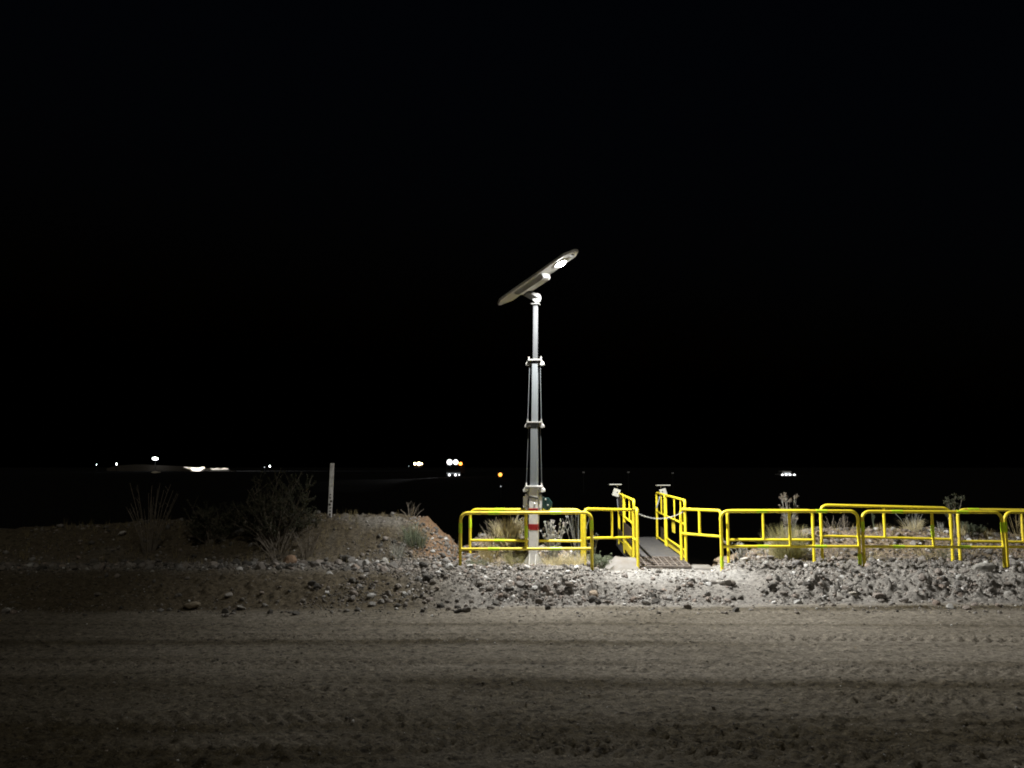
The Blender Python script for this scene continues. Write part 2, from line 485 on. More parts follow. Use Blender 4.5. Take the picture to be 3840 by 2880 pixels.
def H(x, y):
    x = np.asarray(x, float); y = np.asarray(y, float)
    e = edge_y(x)
    t = y - e
    # road
    m = road_band(x, y)
    near = np.exp(-((np.maximum(np.abs(x) - 14, 0)) / 4) ** 2)
    lump = (1 - np.abs(2 * fbm(x * 5.5, y * 7.5, 51, 3, .55) - 1)) - .6
    w_ = road_w(x, y)
    lug = 0
    for i, (c, hw_, ph) in enumerate(((8.05, .24, 0), (9.05, .2, .3), (7.1, .26, .6), (10.6, .2, .1), (6.45, .22, .8))):
        dw = (w_ - c) / hw_
        inb = sst(1.0, .8, np.abs(dw))
        fx_ = np.mod(x / .17 + np.abs(dw) * 1.1 + ph, 1)
        lug = lug + .016 * inb * (sst(.08, .2, fx_) * sst(.62, .5, fx_)) * np.clip(vnoise(x * .5 + i * 5, y * .5, 57) * 2.2 - .55, 0, 1) - .010 * inb
    tread = np.sin(x * 26 + 3 * np.abs(np.mod(w_ * 2.5, 1) - .5)) * (vnoise(x * .4, y * .7, 54) > .4)
    zr = near * (m * 0.025 * lump + m * .04 * clods(x, y, 7.5, 55, .5) + (.28 + m) * .065 * clods(x * .7, y * 1.2, 12, 58, .55) + .07 * (.28 + m) * clods(x, y, 20, 59, .56) + 1.8 * lug + .006 * m * tread
                 + 0.008 * (fbm(x * 9, y * 9, 52, 3) - .5)) + 0.07 * (fbm(x * .12, y * .8, 53, 2) - .5) \
        - 0.018 * np.exp(-((w_ - 8.45) / .2) ** 2) - .010 * np.exp(-((w_ - 10.15) / .15) ** 2)
    zr = zr * (1 - sst(-.5, 0.05, t)) * sst(-20, -3, y + 6)
    # shoulder and rubble windrow
    L = 1 - sst(-2.2, -0.4, x)
    ap = approach(x)
    fr = sst(-1.6, -.8, x) * (1 - sst(1.8, 2.4, x))
    sh = ((0.25 - .04 * fr) * (1 - L) + 0.31 * L) * (sst(0.15, 2.7, t) * (1 - L) + sst(0.0, 2.2, t) * L)
    sh = sh - 0.16 * ap * sst(2.0, 3.6, t)
    sh = sh - .09 * fr * sst(3.0, 4.1, t)
    ridge = (0.11 * (1 - .6 * fr) * (1 - L) * (1 - .85 * ap) + .04 * L) * np.exp(-((t - 1.15) / .55) ** 2)
    inv = sst(0.02, .35, t) * (1 - sst(3.2, 4.4, t) * .6)
    b1 = np.abs(2 * fbm(x * 2.1, y * 2.1, 61, 4, .55) - 1)
    b2 = np.abs(2 * fbm(x * 6.5, y * 6.5, 71, 4, .6) - 1)
    lumps = inv * ((0.26 * (1 - ap * .8) * (1 - L * .5)) * (b1 - .25) * np.exp(-((t - 1.3) / 1.1) ** 2)
                   + (1 - ap * .75) * (1 - .5 * L) * (1 - .4 * fr) * (.24 * clods(x, y, 4.2, 63, .52) * np.exp(-((t - 1.1) / .8) ** 2) + .16 * clods(x, y, 9, 66, .52) + .14 * clods(x, y, 17, 69, .54))
                   + (0.10 * (1 - ap * .7) * (1 - L * .3)) * (b2 - .25))
    # berm and mounds behind
    cz = np.interp(x + .25 * (fbm(x * .9, y * .9, 81, 3) - .5), CX, CZ)
    y0 = 16.0 * L + 17.0 * (1 - L); y1 = 17.9 * L + 18.2 * (1 - L)
    rise = sst(y0, y1, y)
    berm = (cz - .28) * rise + .11 * rise * (fbm(x * 1.6, y * 1.6, 91, 4) - .5) + .07 * rise * (b2 - .25)
    yd = 18.7 * (1 - gap_mask(x)) + 17.1 * gap_mask(x)
    drop = sst(yd, yd + 4.5, y)
    rest = sst(45, 85, y)
    z = zr + sst(0, .3, t) * (sh + ridge + lumps + berm) * (1 - rest * .4)
    z = z - 3.6 * drop * (1 - rest) + rest * .35 - 1.1 * sst(130, 260, y)
    z = z + sst(60, 140, y) * 0.5 * (fbm(x * .02, y * .02, 95, 3) - .5)
    return z


_gx = np.arange(-13, 14.01, .04); _gy = np.arange(11.5, 25.01, .04)
_GX, _GY = np.meshgrid(_gx, _gy)
_HG = H(_GX, _GY)


def Hs(x, y):
    u = (x + 13) / .04; v = (y - 11.5) / .04
    i = int(u); j = int(v)
    if 0 <= i < len(_gx) - 1 and 0 <= j < len(_gy) - 1 and u > 0 and v > 0:
        fu = u - i; fv = v - j
        return float((_HG[j, i] * (1 - fu) + _HG[j, i + 1] * fu) * (1 - fv) + (_HG[j + 1, i] * (1 - fu) + _HG[j + 1, i + 1] * fu) * fv)
    return float(H(np.array([x]), np.array([y]))[0])


def soilcol(x, y):
    e = edge_y(x); t = y - e
    m = road_band(x, y)
    pack = np.array([.23, .205, .165]); loose = np.array([.076, .062, .037])
    k = np.clip(1.25 * m + .25 * (fbm(x * 1.1, y * 3.5, 33, 4) - .5), 0, 1)[..., None]
    road = pack * (1 - k) + loose * k
    grav = np.array([.19, .178, .16]); brown = np.array([.088, .072, .048]); red = np.array([.17, .108, .065]); tan = np.array([.25, .195, .135])
    L = (1 - sst(-2.4, -0.2, x + 1.2 * (fbm(x * .6, y * .6, 35, 3) - .5)))[..., None]
    v = grav * (1 - L) + brown * L
    # cobble strip on the left is greyer, end of the berm is orange earth, mounds tan
    st = (np.exp(-((y - 15.5) / .7) ** 2))[..., None] * L
    v = v * (1 - .7 * st) + np.array([.2, .185, .165]) * .7 * st
    og = (sst(-2.5, -1.9, x) * (1 - sst(-.9, -.4, x)) * sst(16.2, 16.9, y))[..., None]
    v = v * (1 - og) + red * og
    tn = (sst(16.8, 17.6, y) * sst(-1.0, -.4, x))[..., None]
    v = v * (1 - tn) + tan * tn
    pl = (sst(16.3, 17.2, y) * (1 - sst(-2.6, -2.0, x)) * sst(.45, .62, fbm(x * .8, y * .8, 37, 3)))[..., None]
    v = v * (1 - .6 * pl) + np.array([.2, .19, .17]) * .6 * pl
    a = approach(x)[..., None] * sst(1.2, 2.2, t)[..., None]
    v = v * (1 - a) + np.array([.29, .28, .26]) * a
    w = sst(-.15, .25, t + .3 * (fbm(x * 2, y * 2, 39, 3) - .5))[..., None]
    o_ = road * (1 - w) + v * w
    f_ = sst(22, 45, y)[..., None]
    return o_ * (1 - f_) + np.array([.0035, .0034, .0032]) * f_  # far plain coloured near black to stay night-dark under the fill


def axis(fine0, fine1, step, lo, hi, g=1.25):
    a = list(np.arange(fine0, fine1 + step * .5, step))
    s = step; p = a[-1]
    while p < hi:
        s = min(s * g, (hi) / 12 + 1); p += s; a.append(p)
    s = step; p = a[0]; pre = []
    while p > lo:
        s = min(s * g, abs(lo) / 12 + 1); p -= s; pre.append(p)
    return np.array(pre[::-1] + a)


def grid_object(name, xs, ts, material):
    X, T = np.meshgrid(xs, ts)
    Y = T + edge_y(X)
    Z = H(X, Y)
    C = soilcol(X, Y)
    ny, nx = X.shape
    co = np.stack([X, Y, Z], -1).reshape(-1, 3)
    idx = np.arange(nx * ny).reshape(ny, nx)
    q = np.stack([idx[:-1, :-1], idx[:-1, 1:], idx[1:, 1:], idx[1:, :-1]], -1).reshape(-1, 4)
    me = bpy.data.meshes.new(name)
    me.vertices.add(len(co)); me.vertices.foreach_set('co', co.astype(np.float32).ravel())
    me.loops.add(q.size); me.loops.foreach_set('vertex_index', q.astype(np.int32).ravel())
    me.polygons.add(len(q)); me.polygons.foreach_set('loop_start', np.arange(0, q.size, 4, dtype=np.int32))
    me.polygons.foreach_set('use_smooth', np.ones(len(q), dtype=bool))
    at = me.attributes.new('soil', 'FLOAT_COLOR', 'POINT')
    c4 = np.concatenate([C.reshape(-1, 3), np.ones((len(co), 1))], 1)
    at.data.foreach_set('color', c4.astype(np.float32).ravel())
    me.update(); me.validate()
    me.materials.append(material)
    o = bpy.data.objects.new(name, me); COL.objects.link(o)
    o['kind'] = 'structure'
    return o


xs = axis(-10.5, 11.5, 0.032, -900, 900, 1.22)
t_road = np.concatenate([np.linspace(-40, -8.2, 24), np.arange(-8, -3.5, .03), np.arange(-3.5, -.02, .032), [0.0]])
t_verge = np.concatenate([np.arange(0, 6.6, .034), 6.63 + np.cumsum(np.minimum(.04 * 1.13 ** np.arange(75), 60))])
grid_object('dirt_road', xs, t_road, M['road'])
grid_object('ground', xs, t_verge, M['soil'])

# ------------------------------------------------------------------ yellow barriers
def arc_frame(p0, p1, z0, z1, rc=.16, n=6):
    """inverted U: leg, rounded corner, top rail, rounded corner, leg"""
    p0 = Vector(p0); p1 = Vector(p1)
    d = (p1 - p0); L = d.length; d = d / L
    pts = [Vector((p0.x, p0.y, z0))]
    for i in range(n + 1):
        a = math.pi / 2 * i / n
        pts.append(p0 + d * rc * (1 - math.cos(a)) + Vector((0, 0, -rc * (1 - math.sin(a)))))
    for i in range(n + 1):
        a = math.pi / 2 * i / n
        pts.append(p1 - d * rc * (1 - math.sin(a)) + Vector((0, 0, -rc * (1 - math.cos(a)))))
    pts.append(Vector((p1.x, p1.y, z1)))
    return pts


def barrier(label, p0, p1, gap, mids, top_sl=(), low_sl=(), leg_sl=(), mid_sl=(), r=.0325, paint='yellow', rc=.15, brace=True):
    p0 = Vector(p0); p1 = Vector(p1)
    z0 = min(Hs(p0.x, p0.y), p0.z - .7) - .25
    z1 = min(Hs(p1.x, p1.y), p1.z - .7) - .25
    base = Vector(((p0.x + p1.x) / 2, (p0.y + p1.y) / 2, Hs((p0.x + p1.x) / 2, (p0.y + p1.y) / 2)))
    t = thing('tube_barrier', label, 'barrier', base, 'yellow tube barriers by the road')
    MB().tube(arc_frame(p0, p1, z0, z1, rc), r, 12).build('frame', M[paint], t, True)
    dn = Vector((0, 0, -gap))
    d = (p1 - p0)
    MB().tube([p0 + dn, p1 + dn], r * .88, 12).build('lower_rail', M[paint], t, True)
    for m_ in mids:
        q = p0 + d * m_
        MB().tube([q, q + dn], r * .88, 10).build('mid_post', M[paint], t, True)
    wl_ = .115 / d.length
    for s in top_sl:
        MB().tube([p0 + d * (s - wl_), p0 + d * (s + wl_)], r * 1.13, 14).build('reflective_sleeve', M['lime'], t, True)
    for s in low_sl:
        MB().tube([p0 + dn + d * (s - wl_), p0 + dn + d * (s + wl_)], r * 1.02, 14).build('reflective_sleeve', M['lime'], t, True)
    for side, z in leg_sl:
        q = p0 if side == 0 else p1
        MB().tube([q + Vector((0, 0, -z + .1)), q + Vector((0, 0, -z - .1))], r * 1.13, 14).build('reflective_sleeve', M['lime'], t, True)
    for i in mid_sl:
        q = p0 + d * mids[i]
        MB().tube([q + Vector((0, 0, -.26)), q + Vector((0, 0, -.5))], r * 1.02, 14).build('reflective_sleeve', M['lime'], t, True)
    return t


YF = 15.8
barrier('yellow tube barrier standing in front of the light mast', P(1727, 1924, YF), P(2218, 1922, YF), .72, [.5],
        (.255, .725), (.255, .725), ((0, .3), (1, .25)), (0,), paint='yellow_old')
barrier('yellow tube barrier behind the light mast, among the dry grass', P(1763, 1911, 17.5), P(2181, 1912, 17.15), .68, [],
        (.27,), (.27,), ((0, .3),))
barrier('yellow tube barrier slanting back from the mast barriers to the footbridge', P(2192, 1909, 17.1), P(2373, 1912, 18.1), .63, [.55], rc=.1)
barrier('short yellow barrier seen end-on beside the footbridge ramp', P(2389, 1908, 16.95), P(2375, 1907, 17.55), .68, [], rc=.1)
barrier('yellow tube barrier running from the footbridge to the first front barrier right of it', P(2552, 1909, 17.85), P(2703, 1915, 16.75), .55, [.48], rc=.08)
barrier('yellow front barrier nearest to the footbridge on its right side', P(2702, 1917, YF), P(3216, 1917, YF), .705, [.5],
        (.3, .735), (.3, .72), ((0, 1.0), (1, .95)))
barrier('yellow rear barrier with the tall flowering tussock behind it', P(2727, 1915, 16.9), P(3046, 1915, 16.75), .62, [.42], rc=.1)
barrier('yellow rear barrier that stands tallest of the row', P(3076, 1894, 16.9), P(3562, 1906, 16.75), .66, [.49])
barrier('yellow front barrier second to the right of the footbridge, level with the dark round bush', P(3232, 1918, YF), P(3755, 1921, YF), .70, [.5],
        (.25, .72), (.25, .72), ((1, .3), (0, .3)), (0,))
barrier('yellow rear barrier at the right, partly in shadow behind the front row', P(3590, 1911, 17.0), P(4090, 1916, 16.9), .68, [.48], (.12,), paint='yellow_old')
barrier('yellow front barrier cut off by the right edge of the view', P(3766, 1920, YF + .05), P(4290, 1922, YF), .70, [.5], (.25, .72), (.25,), ((0, .3),))

# ------------------------------------------------------------------ light mast
YM = 17.2
mb0 = P(2001, 2112, YM)
mast_x, mast_z = mb0.x, Hs(mb0.x, YM) - .02
mast = thing('solar_light_mast', 'tall telescopic light mast with tilted lit solar lamp head and red bands', 'light mast',
             (mast_x, YM, mast_z), world_built=False)


def mz(py):
    return P(2003, py, YM).z - mast_z


LEAN = Matrix.Rotation(0.011, 3, 'Y') @ Matrix.Rotation(R(-12), 3, 'Z')


def ml(v):            # mast axes -> the mast's own space (turned a little, leaning a little)
    return LEAN @ Vector(v)


def mbox(b, c, s):
    return b.box(ml(c), s, LEAN)


zc = [mz(1826), mz(1586), mz(1353), mz(1141)]
wd = [.195, .160, .128, .098]
zs = [0.0] + zc
for i in range(4):
    lo = zs[i] - (.12 if i else 0.05)
    b = MB(); mbox(b, (0, 0, (lo + zc[i]) / 2), (wd[i], wd[i], zc[i] - lo))
    sec = b.build('mast_section', M['whitemetal'] if i == 0 else (M['galv_darkened'] if i == 3 else M['galv']), mast, bevel=.008)
    if i == 0:
        tag(sec, 'white painted lower section with red bands')
        for z0, z1 in ((mz(1987), mz(1964)), (mz(1919), mz(1905))):
            b = MB(); mbox(b, (0, 0, (z0 + z1) / 2), (wd[0] + .006, wd[0] + .006, z1 - z0))
            b.build('red_band', M['red'], sec, bevel=.006)
# flared foot: base plate and four gussets
b = MB(); mbox(b, (0, 0, .0), (.46, .46, .03)); b.build('base_plate', M['whitemetal'], mast, bevel=.004)
for a in range(4):
    rot = Matrix.Rotation(a * math.pi / 2, 3, 'Z')
    for off in (-.07, .07):
        b = MB()
        poly = [(wd[0] / 2, .016), (.215, .016), (.215, .05), (wd[0] / 2, .27)]
        b.prism(poly, ml(rot @ Vector((0, off, 0))), LEAN @ (rot @ Vector((1, 0, 0))), LEAN @ Vector((0, 0, 1)), LEAN @ (rot @ Vector((0, 1, 0))), -.006, .006)
        b.build('gusset', M['whitemetal'], mast)
# collars: a flat plate, chamfered ear plates below, cable lugs
for i in range(3):
    w = wd[i]; half = (.235, .215, .205)[i]
    b = MB(); mbox(b, (0, 0, zc[i] + .012), (w + .17, w + .05, .03))
    cm = M['whitemetal'] if i == 0 else M['collar_darkened']
    col = b.build('collar', cm, mast, bevel=.005)
    for s in (-1, 1):
        b = MB()
        poly = [(s * w / 2, -.015), (s * (half - .03), -.015), (s * half, -.06), (s * half, -.10), (s * (half - .05), -.115), (s * w / 2, -.07)]
        b.prism(poly, ml((0, 0, zc[i])), LEAN @ Vector((1, 0, 0)), LEAN @ Vector((0, 0, 1)), LEAN @ Vector((0, 1, 0)), -w / 2 + .01, w / 2 - .01)
        b.build('ear_plate', cm, col, bevel=.004)
        b = MB(); mbox(b, (s * (w / 2 + .075), -.03, zc[i] + .055), (.022, .03, .07)); b.build('cable_lug', cm, col)
b = MB(); mbox(b, (0, 0, zc[3]), (.185, .16, .024)); b.build('top_flange', M['swivel_darkened'], mast, bevel=.004)
for i in range(1, 3):
    for s in (-1, 1):
        a_ = ml((s * (wd[i - 1] / 2 + .075), -.03, zc[i - 1] + .05)); b_ = ml((s * (wd[i] / 2 + .055), -.03, zc[i] - .06))
        MB().tube([a_, b_], .0055, 6).build('cable', M['galv'], mast)
# winch side
for s, x0 in ((-1, -.165), (1, .155)):
    b = MB()
    zt, zb = mz(1862), mz(1903)
    for p_, q_ in (((x0 - s * .05, zt), (x0 + s * .02, zt)), ((x0 + s * .02, zt), (x0 + s * .02, zb)), ((x0 - s * .05, zb), (x0 + s * .02, zb))):
        b.bar(ml((p_[0], -.05, p_[1])), ml((q_[0], -.05, q_[1])), .10, .022, up=(0, 1, 0))
    b.build('side_bracket', M['whitemetal'], mast)
    b = MB(); b.tube([ml((x0 * .8, -.05, zt + .02)), ml((x0 * .86, -.05, zt + .09)), ml((x0 * .75, -.05, zc[0] - .1))], .02, 8)
    b.build('pulley_arm', M['steel'], mast, True)
    MB().tube([ml((s * .15, -.06, zc[0])), ml((s * .2, -.05, zt))], .0055, 6).build('cable', M['galv'], mast)
b = MB(); b.bar(ml((-.105, -.102, mz(1862))), ml((.105, -.102, mz(1868))), .008, .035, up=(0, 0, 1)); b.build('strap', M['black'], mast)
b = MB(); b.dome(ml((.03, -.0985, mz(1889))), (0, -1, 0), .022, .012); b.build('bolt', M['steel'], mast, True)
poly = []
wx, wz = .30, mz(1888)
for a in range(200, 361, 16):
    poly.append((wx + .115 * math.cos(R(a)), wz - .02 + .115 * math.sin(R(a))))
poly += [(wx + .115, wz + .03), (wx + .03, wz + .135), (wx - .1, wz + .14)]
b = MB(); b.prism(poly, ml((0, 0, 0)), LEAN @ Vector((1, 0, 0)), LEAN @ Vector((0, 0, 1)), LEAN @ Vector((0, 1, 0)), -.09, -.03)
win = b.build('winch', M['teal'], mast, bevel=.004)
for dx_, dz_ in ((-.03, .095), (.02, -.03)):
    MB().dome(ml((wx + dx_, -.09, wz + dz_)), LEAN @ Vector((0, -1, 0)), .022, .014).build('bolt', M['steel'], win, True)
MB().tube([ml((wx - .01, -.03, wz)), ml((wx - .01, .05, wz))], .085, 18).build('drum', M['galv'], win, True)

# lamp head: a long flat housing, tilted, turned a little towards the road
off = Vector((mast_x, YM, mast_z))
tipL = P(1872, 1141, 17.5) - off
tipR = P(2162, 938, 16.1) - off
U = (tipR - tipL); LEN = U.length; U = U / LEN
ND = Vector((.52, -.20, -.8)); ND = (ND - U * ND.dot(U)).normalized()      # the way the underside faces
W = ND.cross(U).normalized()                                              # across the housing
if W.y > 0:
    W = -W                                                               # +W towards the road
HC = (tipL + tipR) / 2


def hp(u, w, d):
    return HC + U * u + W * w + ND * d


hl = LEN / 2; hw = .25
plan = [(-hl, -.05), (-hl + .22, -hw), (hl - .2, -hw), (hl, -.07), (hl, .07), (hl - .2, hw), (-hl + .22, hw), (-hl, .05)]
b = MB(); b.prism(plan, HC, U, W, ND, -.025, .025)
hous = b.build('lamp_housing', M['housing'], mast, bevel=.006)
tag(hous, 'long flat grey lamp housing with the lit lamp at its upper end')
plan2 = [(a * .96, c * .94) for a, c in plan]
b = MB(); b.prism(plan2, HC, U, W, ND, -.034, -.0252); b.build('solar_panel', M['pv'], hous)
poly = [(-.60, .026), (.26, .026), (.25, .13), (.20, .15), (-.5, .14), (-.58, .08)]
b = MB(); b.prism(poly, HC, U, ND, W, -.15, .15); b.build('battery_box', M['housing'], hous, bevel=.008)
lp = P(2107, 998, 16.37) - off
lu = (lp - HC).dot(U)
b = MB(); b.prism([(lu + .16 * math.cos(a * math.pi / 10), .14 * math.sin(a * math.pi / 10)) for a in range(20)], HC, U, W, ND, .0255, .05)
b.build('lamp_bezel', M['housing'], hous)
MB().dome(hp(lu, 0, .0505), ND, .10, .05, 20, 6).build('lamp_lens', M['lens'], hous, True)
MB().dome(hp(lu + .33, .0, .0255), ND, .035, .05, 12, 4).build('motion_sensor', M['whitemetal'], hous, True)
ld = bpy.data.lights.new('lamp_light', 'AREA')
ld.shape = 'ELLIPSE'; ld.size = .13; ld.size_y = .13
ld.energy = LAMP_W
ld.color = (1.0, .985, .95)
ld.spread = R(180)
lo_ = bpy.data.objects.new('lamp_light', ld); COL.objects.link(lo_)
lo_.parent = mast
lo_.location = hp(lu + .02, 0.02, .125)
lo_.rotation_euler = Vector((-.60, -.07, .79)).to_track_quat('Z', 'Y').to_euler()
# swivel between mast and housing
top = ml((0, 0, zc[3]))
b = MB(); b.tube([top, top + Vector((0, 0, .09))], .055, 16); b.build('swivel_neck', M['swivel_darkened'], mast, True)
for s in (-1, 1):
    b = MB()
    c0 = top + Vector((.02, s * .055, .14))
    poly = [(.105 * math.cos(a * math.pi / 9), .105 * math.sin(a * math.pi / 9)) for a in range(18)]
    b.prism(poly, c0, (1, 0, 0), (0, 0, 1), (0, 1, 0), -.01, .01)
    ch = b.build('swivel_cheek', M['swivel_darkened'], mast, bevel=.003)
    if s < 0:
        MB().dome(c0 + Vector((0, -.0105, 0)), (0, -1, 0), .026, .018).build('bolt', M['steel'], ch, True)
        MB().dome(c0 + Vector((.05, -.0105, -.05)), (0, -1, 0), .014, .012).build('bolt', M['steel'], ch, True)
b = MB(); b.bar(top + Vector((.02, 0, .14)), hp((top - HC).dot(U) + .02, 0, .12), .10, .16, up=U); b.build('swivel_block', M['swivel_darkened'], mast, bevel=.01)

# ------------------------------------------------------------------ footbridge
GO = Vector((2.76, 17.3, 0.0)); GD = Vector((.062, 1, 0)).normalized(); GA = Vector((GD.y, -GD.x, 0))
GZ = .18


def g(a, l, z):
    return GO + GA * a + GD * l + Vector((0, 0, z))


fb = thing('footbridge', 'narrow footbridge with yellow railings and a rusty ramp over the ditch', 'footbridge', g(.58, 0, GZ))
GW = 1.16
for i in range(10):      # deck plates
    l0 = 1.12 + i * .52
    b = MB(); b.box(g(GW / 2, l0 + .255, GZ - .03), (GW - .06, .508, .05), Matrix.Rotation(-math.atan2(GD.x, GD.y), 3, 'Z'))
    b.build('deck_plate', M['deck'], fb, bevel=.004)
for s in (0.03, GW - .03):
    b = MB(); b.bar(g(s, 1.1, GZ - .13), g(s, 6.4, GZ - .13), .06, .24); b.build('side_beam', M['deck'], fb)
rampz0 = Hs(3.3, 17.0) + .035
# ramp of cross bars and long bars over a plate
b = MB(); b.bar(g(GW / 2, -.32, rampz0 - .02), g(GW / 2, 1.12, GZ - .03), GW - .04, .03); rp_ = b.build('ramp', M['rust'], fb)
for i in range(6):
    k = i / 5
    l = -.3 + k * 1.40; z = (rampz0 - .02) * (1 - k) + (GZ - .03) * k + .028
    b = MB(); b.bar(g(.03, l, z), g(GW - .03, l, z), .05, .035); b.build('cross_bar', M['rust'], rp_)
for i in range(9):
    a = .04 + i * (GW - .08) / 8
    b = MB(); b.bar(g(a, -.28, rampz0 + .015), g(a, 1.08, GZ + .005), .022, .028); b.build('long_bar', M['rust'], rp_)


def railing(a, l0, l1, ztop, zbot, posts, cols, infill, toe, mid, label, in_side):
    b = MB().tube(arc_frame(g(a, l0, ztop), g(a, l1, ztop), zbot, zbot, .09), .032, 12)
    fr = b.build('railing_frame', M['yellow'], fb, True)
    tag(fr, label)
    MB().tube([g(a, l0, mid), g(a, l1, mid)], .025, 10).build('mid_rail', M['yellow'], fr, True)
    MB().tube([g(a, l0, toe), g(a, l1, toe)], .025, 10).build('bottom_rail', M['yellow'], fr, True)
    for l in posts:
        MB().tube([g(a, l, ztop), g(a, l, zbot + .12)], .025, 10).build('post', M['yellow'], fr, True)
    for l in cols:
        MB().tube([g(a, l, ztop), g(a, l, mid)], .018, 8).build('baluster', M['yellow'], fr, True)
    for (i0, i1, za, zb, m_) in infill:
        b = MB(); b.bar(g(a + in_side, i0, (za + zb) / 2), g(a + in_side, i1, (za + zb) / 2), .008, abs(zb - za))
        b.build('infill_sheet', M[m_], fr)


zt = 1.52
# right side: near panel, far panel
railing(GW, .55, 3.75, zt, GZ - .12, [], [1.2, 2.2], [(.62, 3.7, GZ, GZ + .19, 'yellow_old'), (2.4, 2.9, .62, .9, 'yellow_old')], GZ + .2, .97, 'near panel of the right railing', .03)
railing(GW, 3.95, 5.75, zt, GZ - .02, [], [4.7], [(4.2, 5.2, GZ + .08, GZ + .4, 'infill'), (4.3, 4.7, 1.1, 1.35, 'infill')], GZ + .06, .97, 'far panel of the right railing', .03)
# left side: near panel, far panel
railing(0, .5, 3.2, zt, GZ - .14, [], [1.7], [(.55, 3.15, GZ, GZ + .2, 'yellow_old'), (.6, 3.1, GZ + .3, .86, 'infill')], GZ + .2, .97, 'near panel of the left railing', -.035)
railing(0, 3.35, 5.1, zt, GZ - .1, [], [4.2], [(3.45, 4.95, GZ + .15, .55, 'infill'), (3.5, 4.9, 1.02, 1.45, 'infill')], GZ + .06, .97, 'far panel of the left railing', -.035)


def solid_hump(name, label, x0, x1, y0, y1, zt_, mat_, seed):
    """dusty concrete hump with rounded shoulders"""
    nx, ny = 26, 26
    vs_, fs_ = [], []
    for j in range(ny + 1):
        for i in range(nx + 1):
            u = i / nx; v = j / ny
            x = x0 + (x1 - x0) * u; y = y0 + (y1 - y0) * v
            gz = Hs(x, y)
            ht = (1 - (1 - min(u / .75, 1)) ** 2) * (1 - (1 - min(v / .5, 1)) ** 2) * (1 - max(0, (v - .75) / .25) ** 2 * .6)
            zz = zt_ * ht + .02 * float(vnoise(np.array([x * 7]), np.array([y * 7]), seed)[0]) * ht
            base_ = min(gz, .17)
            vs_.append((x, y, base_ - .03 + zz))
    n0 = len(vs_)
    for j in range(ny):
        for i in range(nx):
            a = j * (nx + 1) + i
            fs_.append((a, a + 1, a + nx + 2, a + nx + 1))
    ring = [i for i in range(nx + 1)] + [j * (nx + 1) + nx for j in range(1, ny + 1)] + [ny * (nx + 1) + i for i in range(nx - 1, -1, -1)] + [j * (nx + 1) for j in range(ny - 1, 0, -1)]
    bot = []
    for k in ring:
        v = vs_[k]; vs_.append((v[0], v[1], -1.2)); bot.append(len(vs_) - 1)
    for k in range(len(ring)):
        k2 = (k + 1) % len(ring)
        fs_.append((ring[k2], ring[k], bot[k], bot[k2]))
    fs_.append(tuple(bot))
    b = MB(); b.add(vs_, fs_)
    o = b.build(name, mat_, None, True, origin=((x0 + x1) / 2, (y0 + y1) / 2, 0))
    return tag(o, label, 'abutment')


solid_hump('concrete_abutment', 'grey rounded concrete abutment at the left foot of the footbridge', 1.98, 2.72, 16.8, 18.8, .36, M['conc'], 3)
b = MB(); b.bar((4.1, 16.75, -.29), (4.16, 17.35, -.29), .42, .86)
tag(b.build('concrete_block', M['conc'], None, bevel=.05, origin=(4.08, 17.05, .1)), 'low concrete block at the right foot of the footbridge ramp', 'concrete block')

# chain across the entrance
cpts = []
A_ = g(.0, .5, 1.27); B_ = g(GW, .55, 1.29)
for i in range(33):
    k = i / 32
    p_ = A_.lerp(B_, k); p_.z -= .17 * (1 - (2 * k - 1) ** 2)
    cpts.append(p_)
b = MB()
for i in range(32):
    a, c = cpts[i], cpts[i + 1]
    d = (c - a).normalized(); s = Vector((0, 1, 0)) if i % 2 else Vector((0, 0, 1))
    s = (s - d * s.dot(d)).normalized()
    mid = (a + c) / 2; Lh = (c - a).length * .68
    ring = []
    for j in range(8):
        t_ = 2 * math.pi * j / 8
        ring.append(mid + d * Lh * math.cos(t_) + s * .013 * math.sin(t_))
    b.tube(ring, .0048, 5, closed=True)
tag(b.build('chain', M['chain'], None, True, origin=A_), 'grey chain sagging across the footbridge entrance', 'chain')

# two small solar lamps on the bridge rail ends
def solar_lamp(label, px0, px1, pyp, bx0, bx1, by0, by1, Y, flip, postx):
    a = P(px0, pyp, Y); c = P(px1, pyp + 2, Y)
    t = thing('solar_lamp', label, 'solar lamp', P(postx, 1880, Y), 'small solar lamps on the footbridge')
    b = MB(); b.box((a + c) / 2, ((c - a).length, .26, .022), Matrix.Rotation(R(-3), 3, 'X')); b.build('solar_panel', M['greybox'], t, bevel=.004)
    b0 = P(bx0, by0, Y); b1 = P(bx1, by1, Y)
    cen = (b0 + b1) / 2
    rot = Matrix.Rotation(R(18 * flip), 3, 'Y')
    b = MB(); b.box(cen, ((b1.x - b0.x) * .86, .1, (b0.z - b1.z) * .86), rot); bx_ = b.build('lamp_box', M['greybox'], t, bevel=.012)
    MB().dome(cen + rot @ Vector((.02 * flip, -.051, .02)), (0, -1, 0), .02, .01, 10, 3).build('switch', M['black'], bx_, True)
    MB().tube([cen + Vector((0.04 * flip, .06, .0)), (a + c) / 2 + Vector((.06 * flip, .03, 0))], .014, 8).build('stem', M['greybox'], t, True)
    MB().tube([cen + Vector((0.02 * flip, .07, .05)), P(postx, 1905, Y)], .018, 8).build('bracket', M['galv'], t, True)


solar_lamp('small solar lamp with flat panel above the left footbridge railing', 2284, 2329, 1816, 2296, 2326, 1831, 1864, 22.1, 1, 2318)
solar_lamp('small solar lamp with flat panel above the right footbridge railing', 2461, 2511, 1819, 2472, 2501, 1831, 1859, 22.3, -1, 2462)

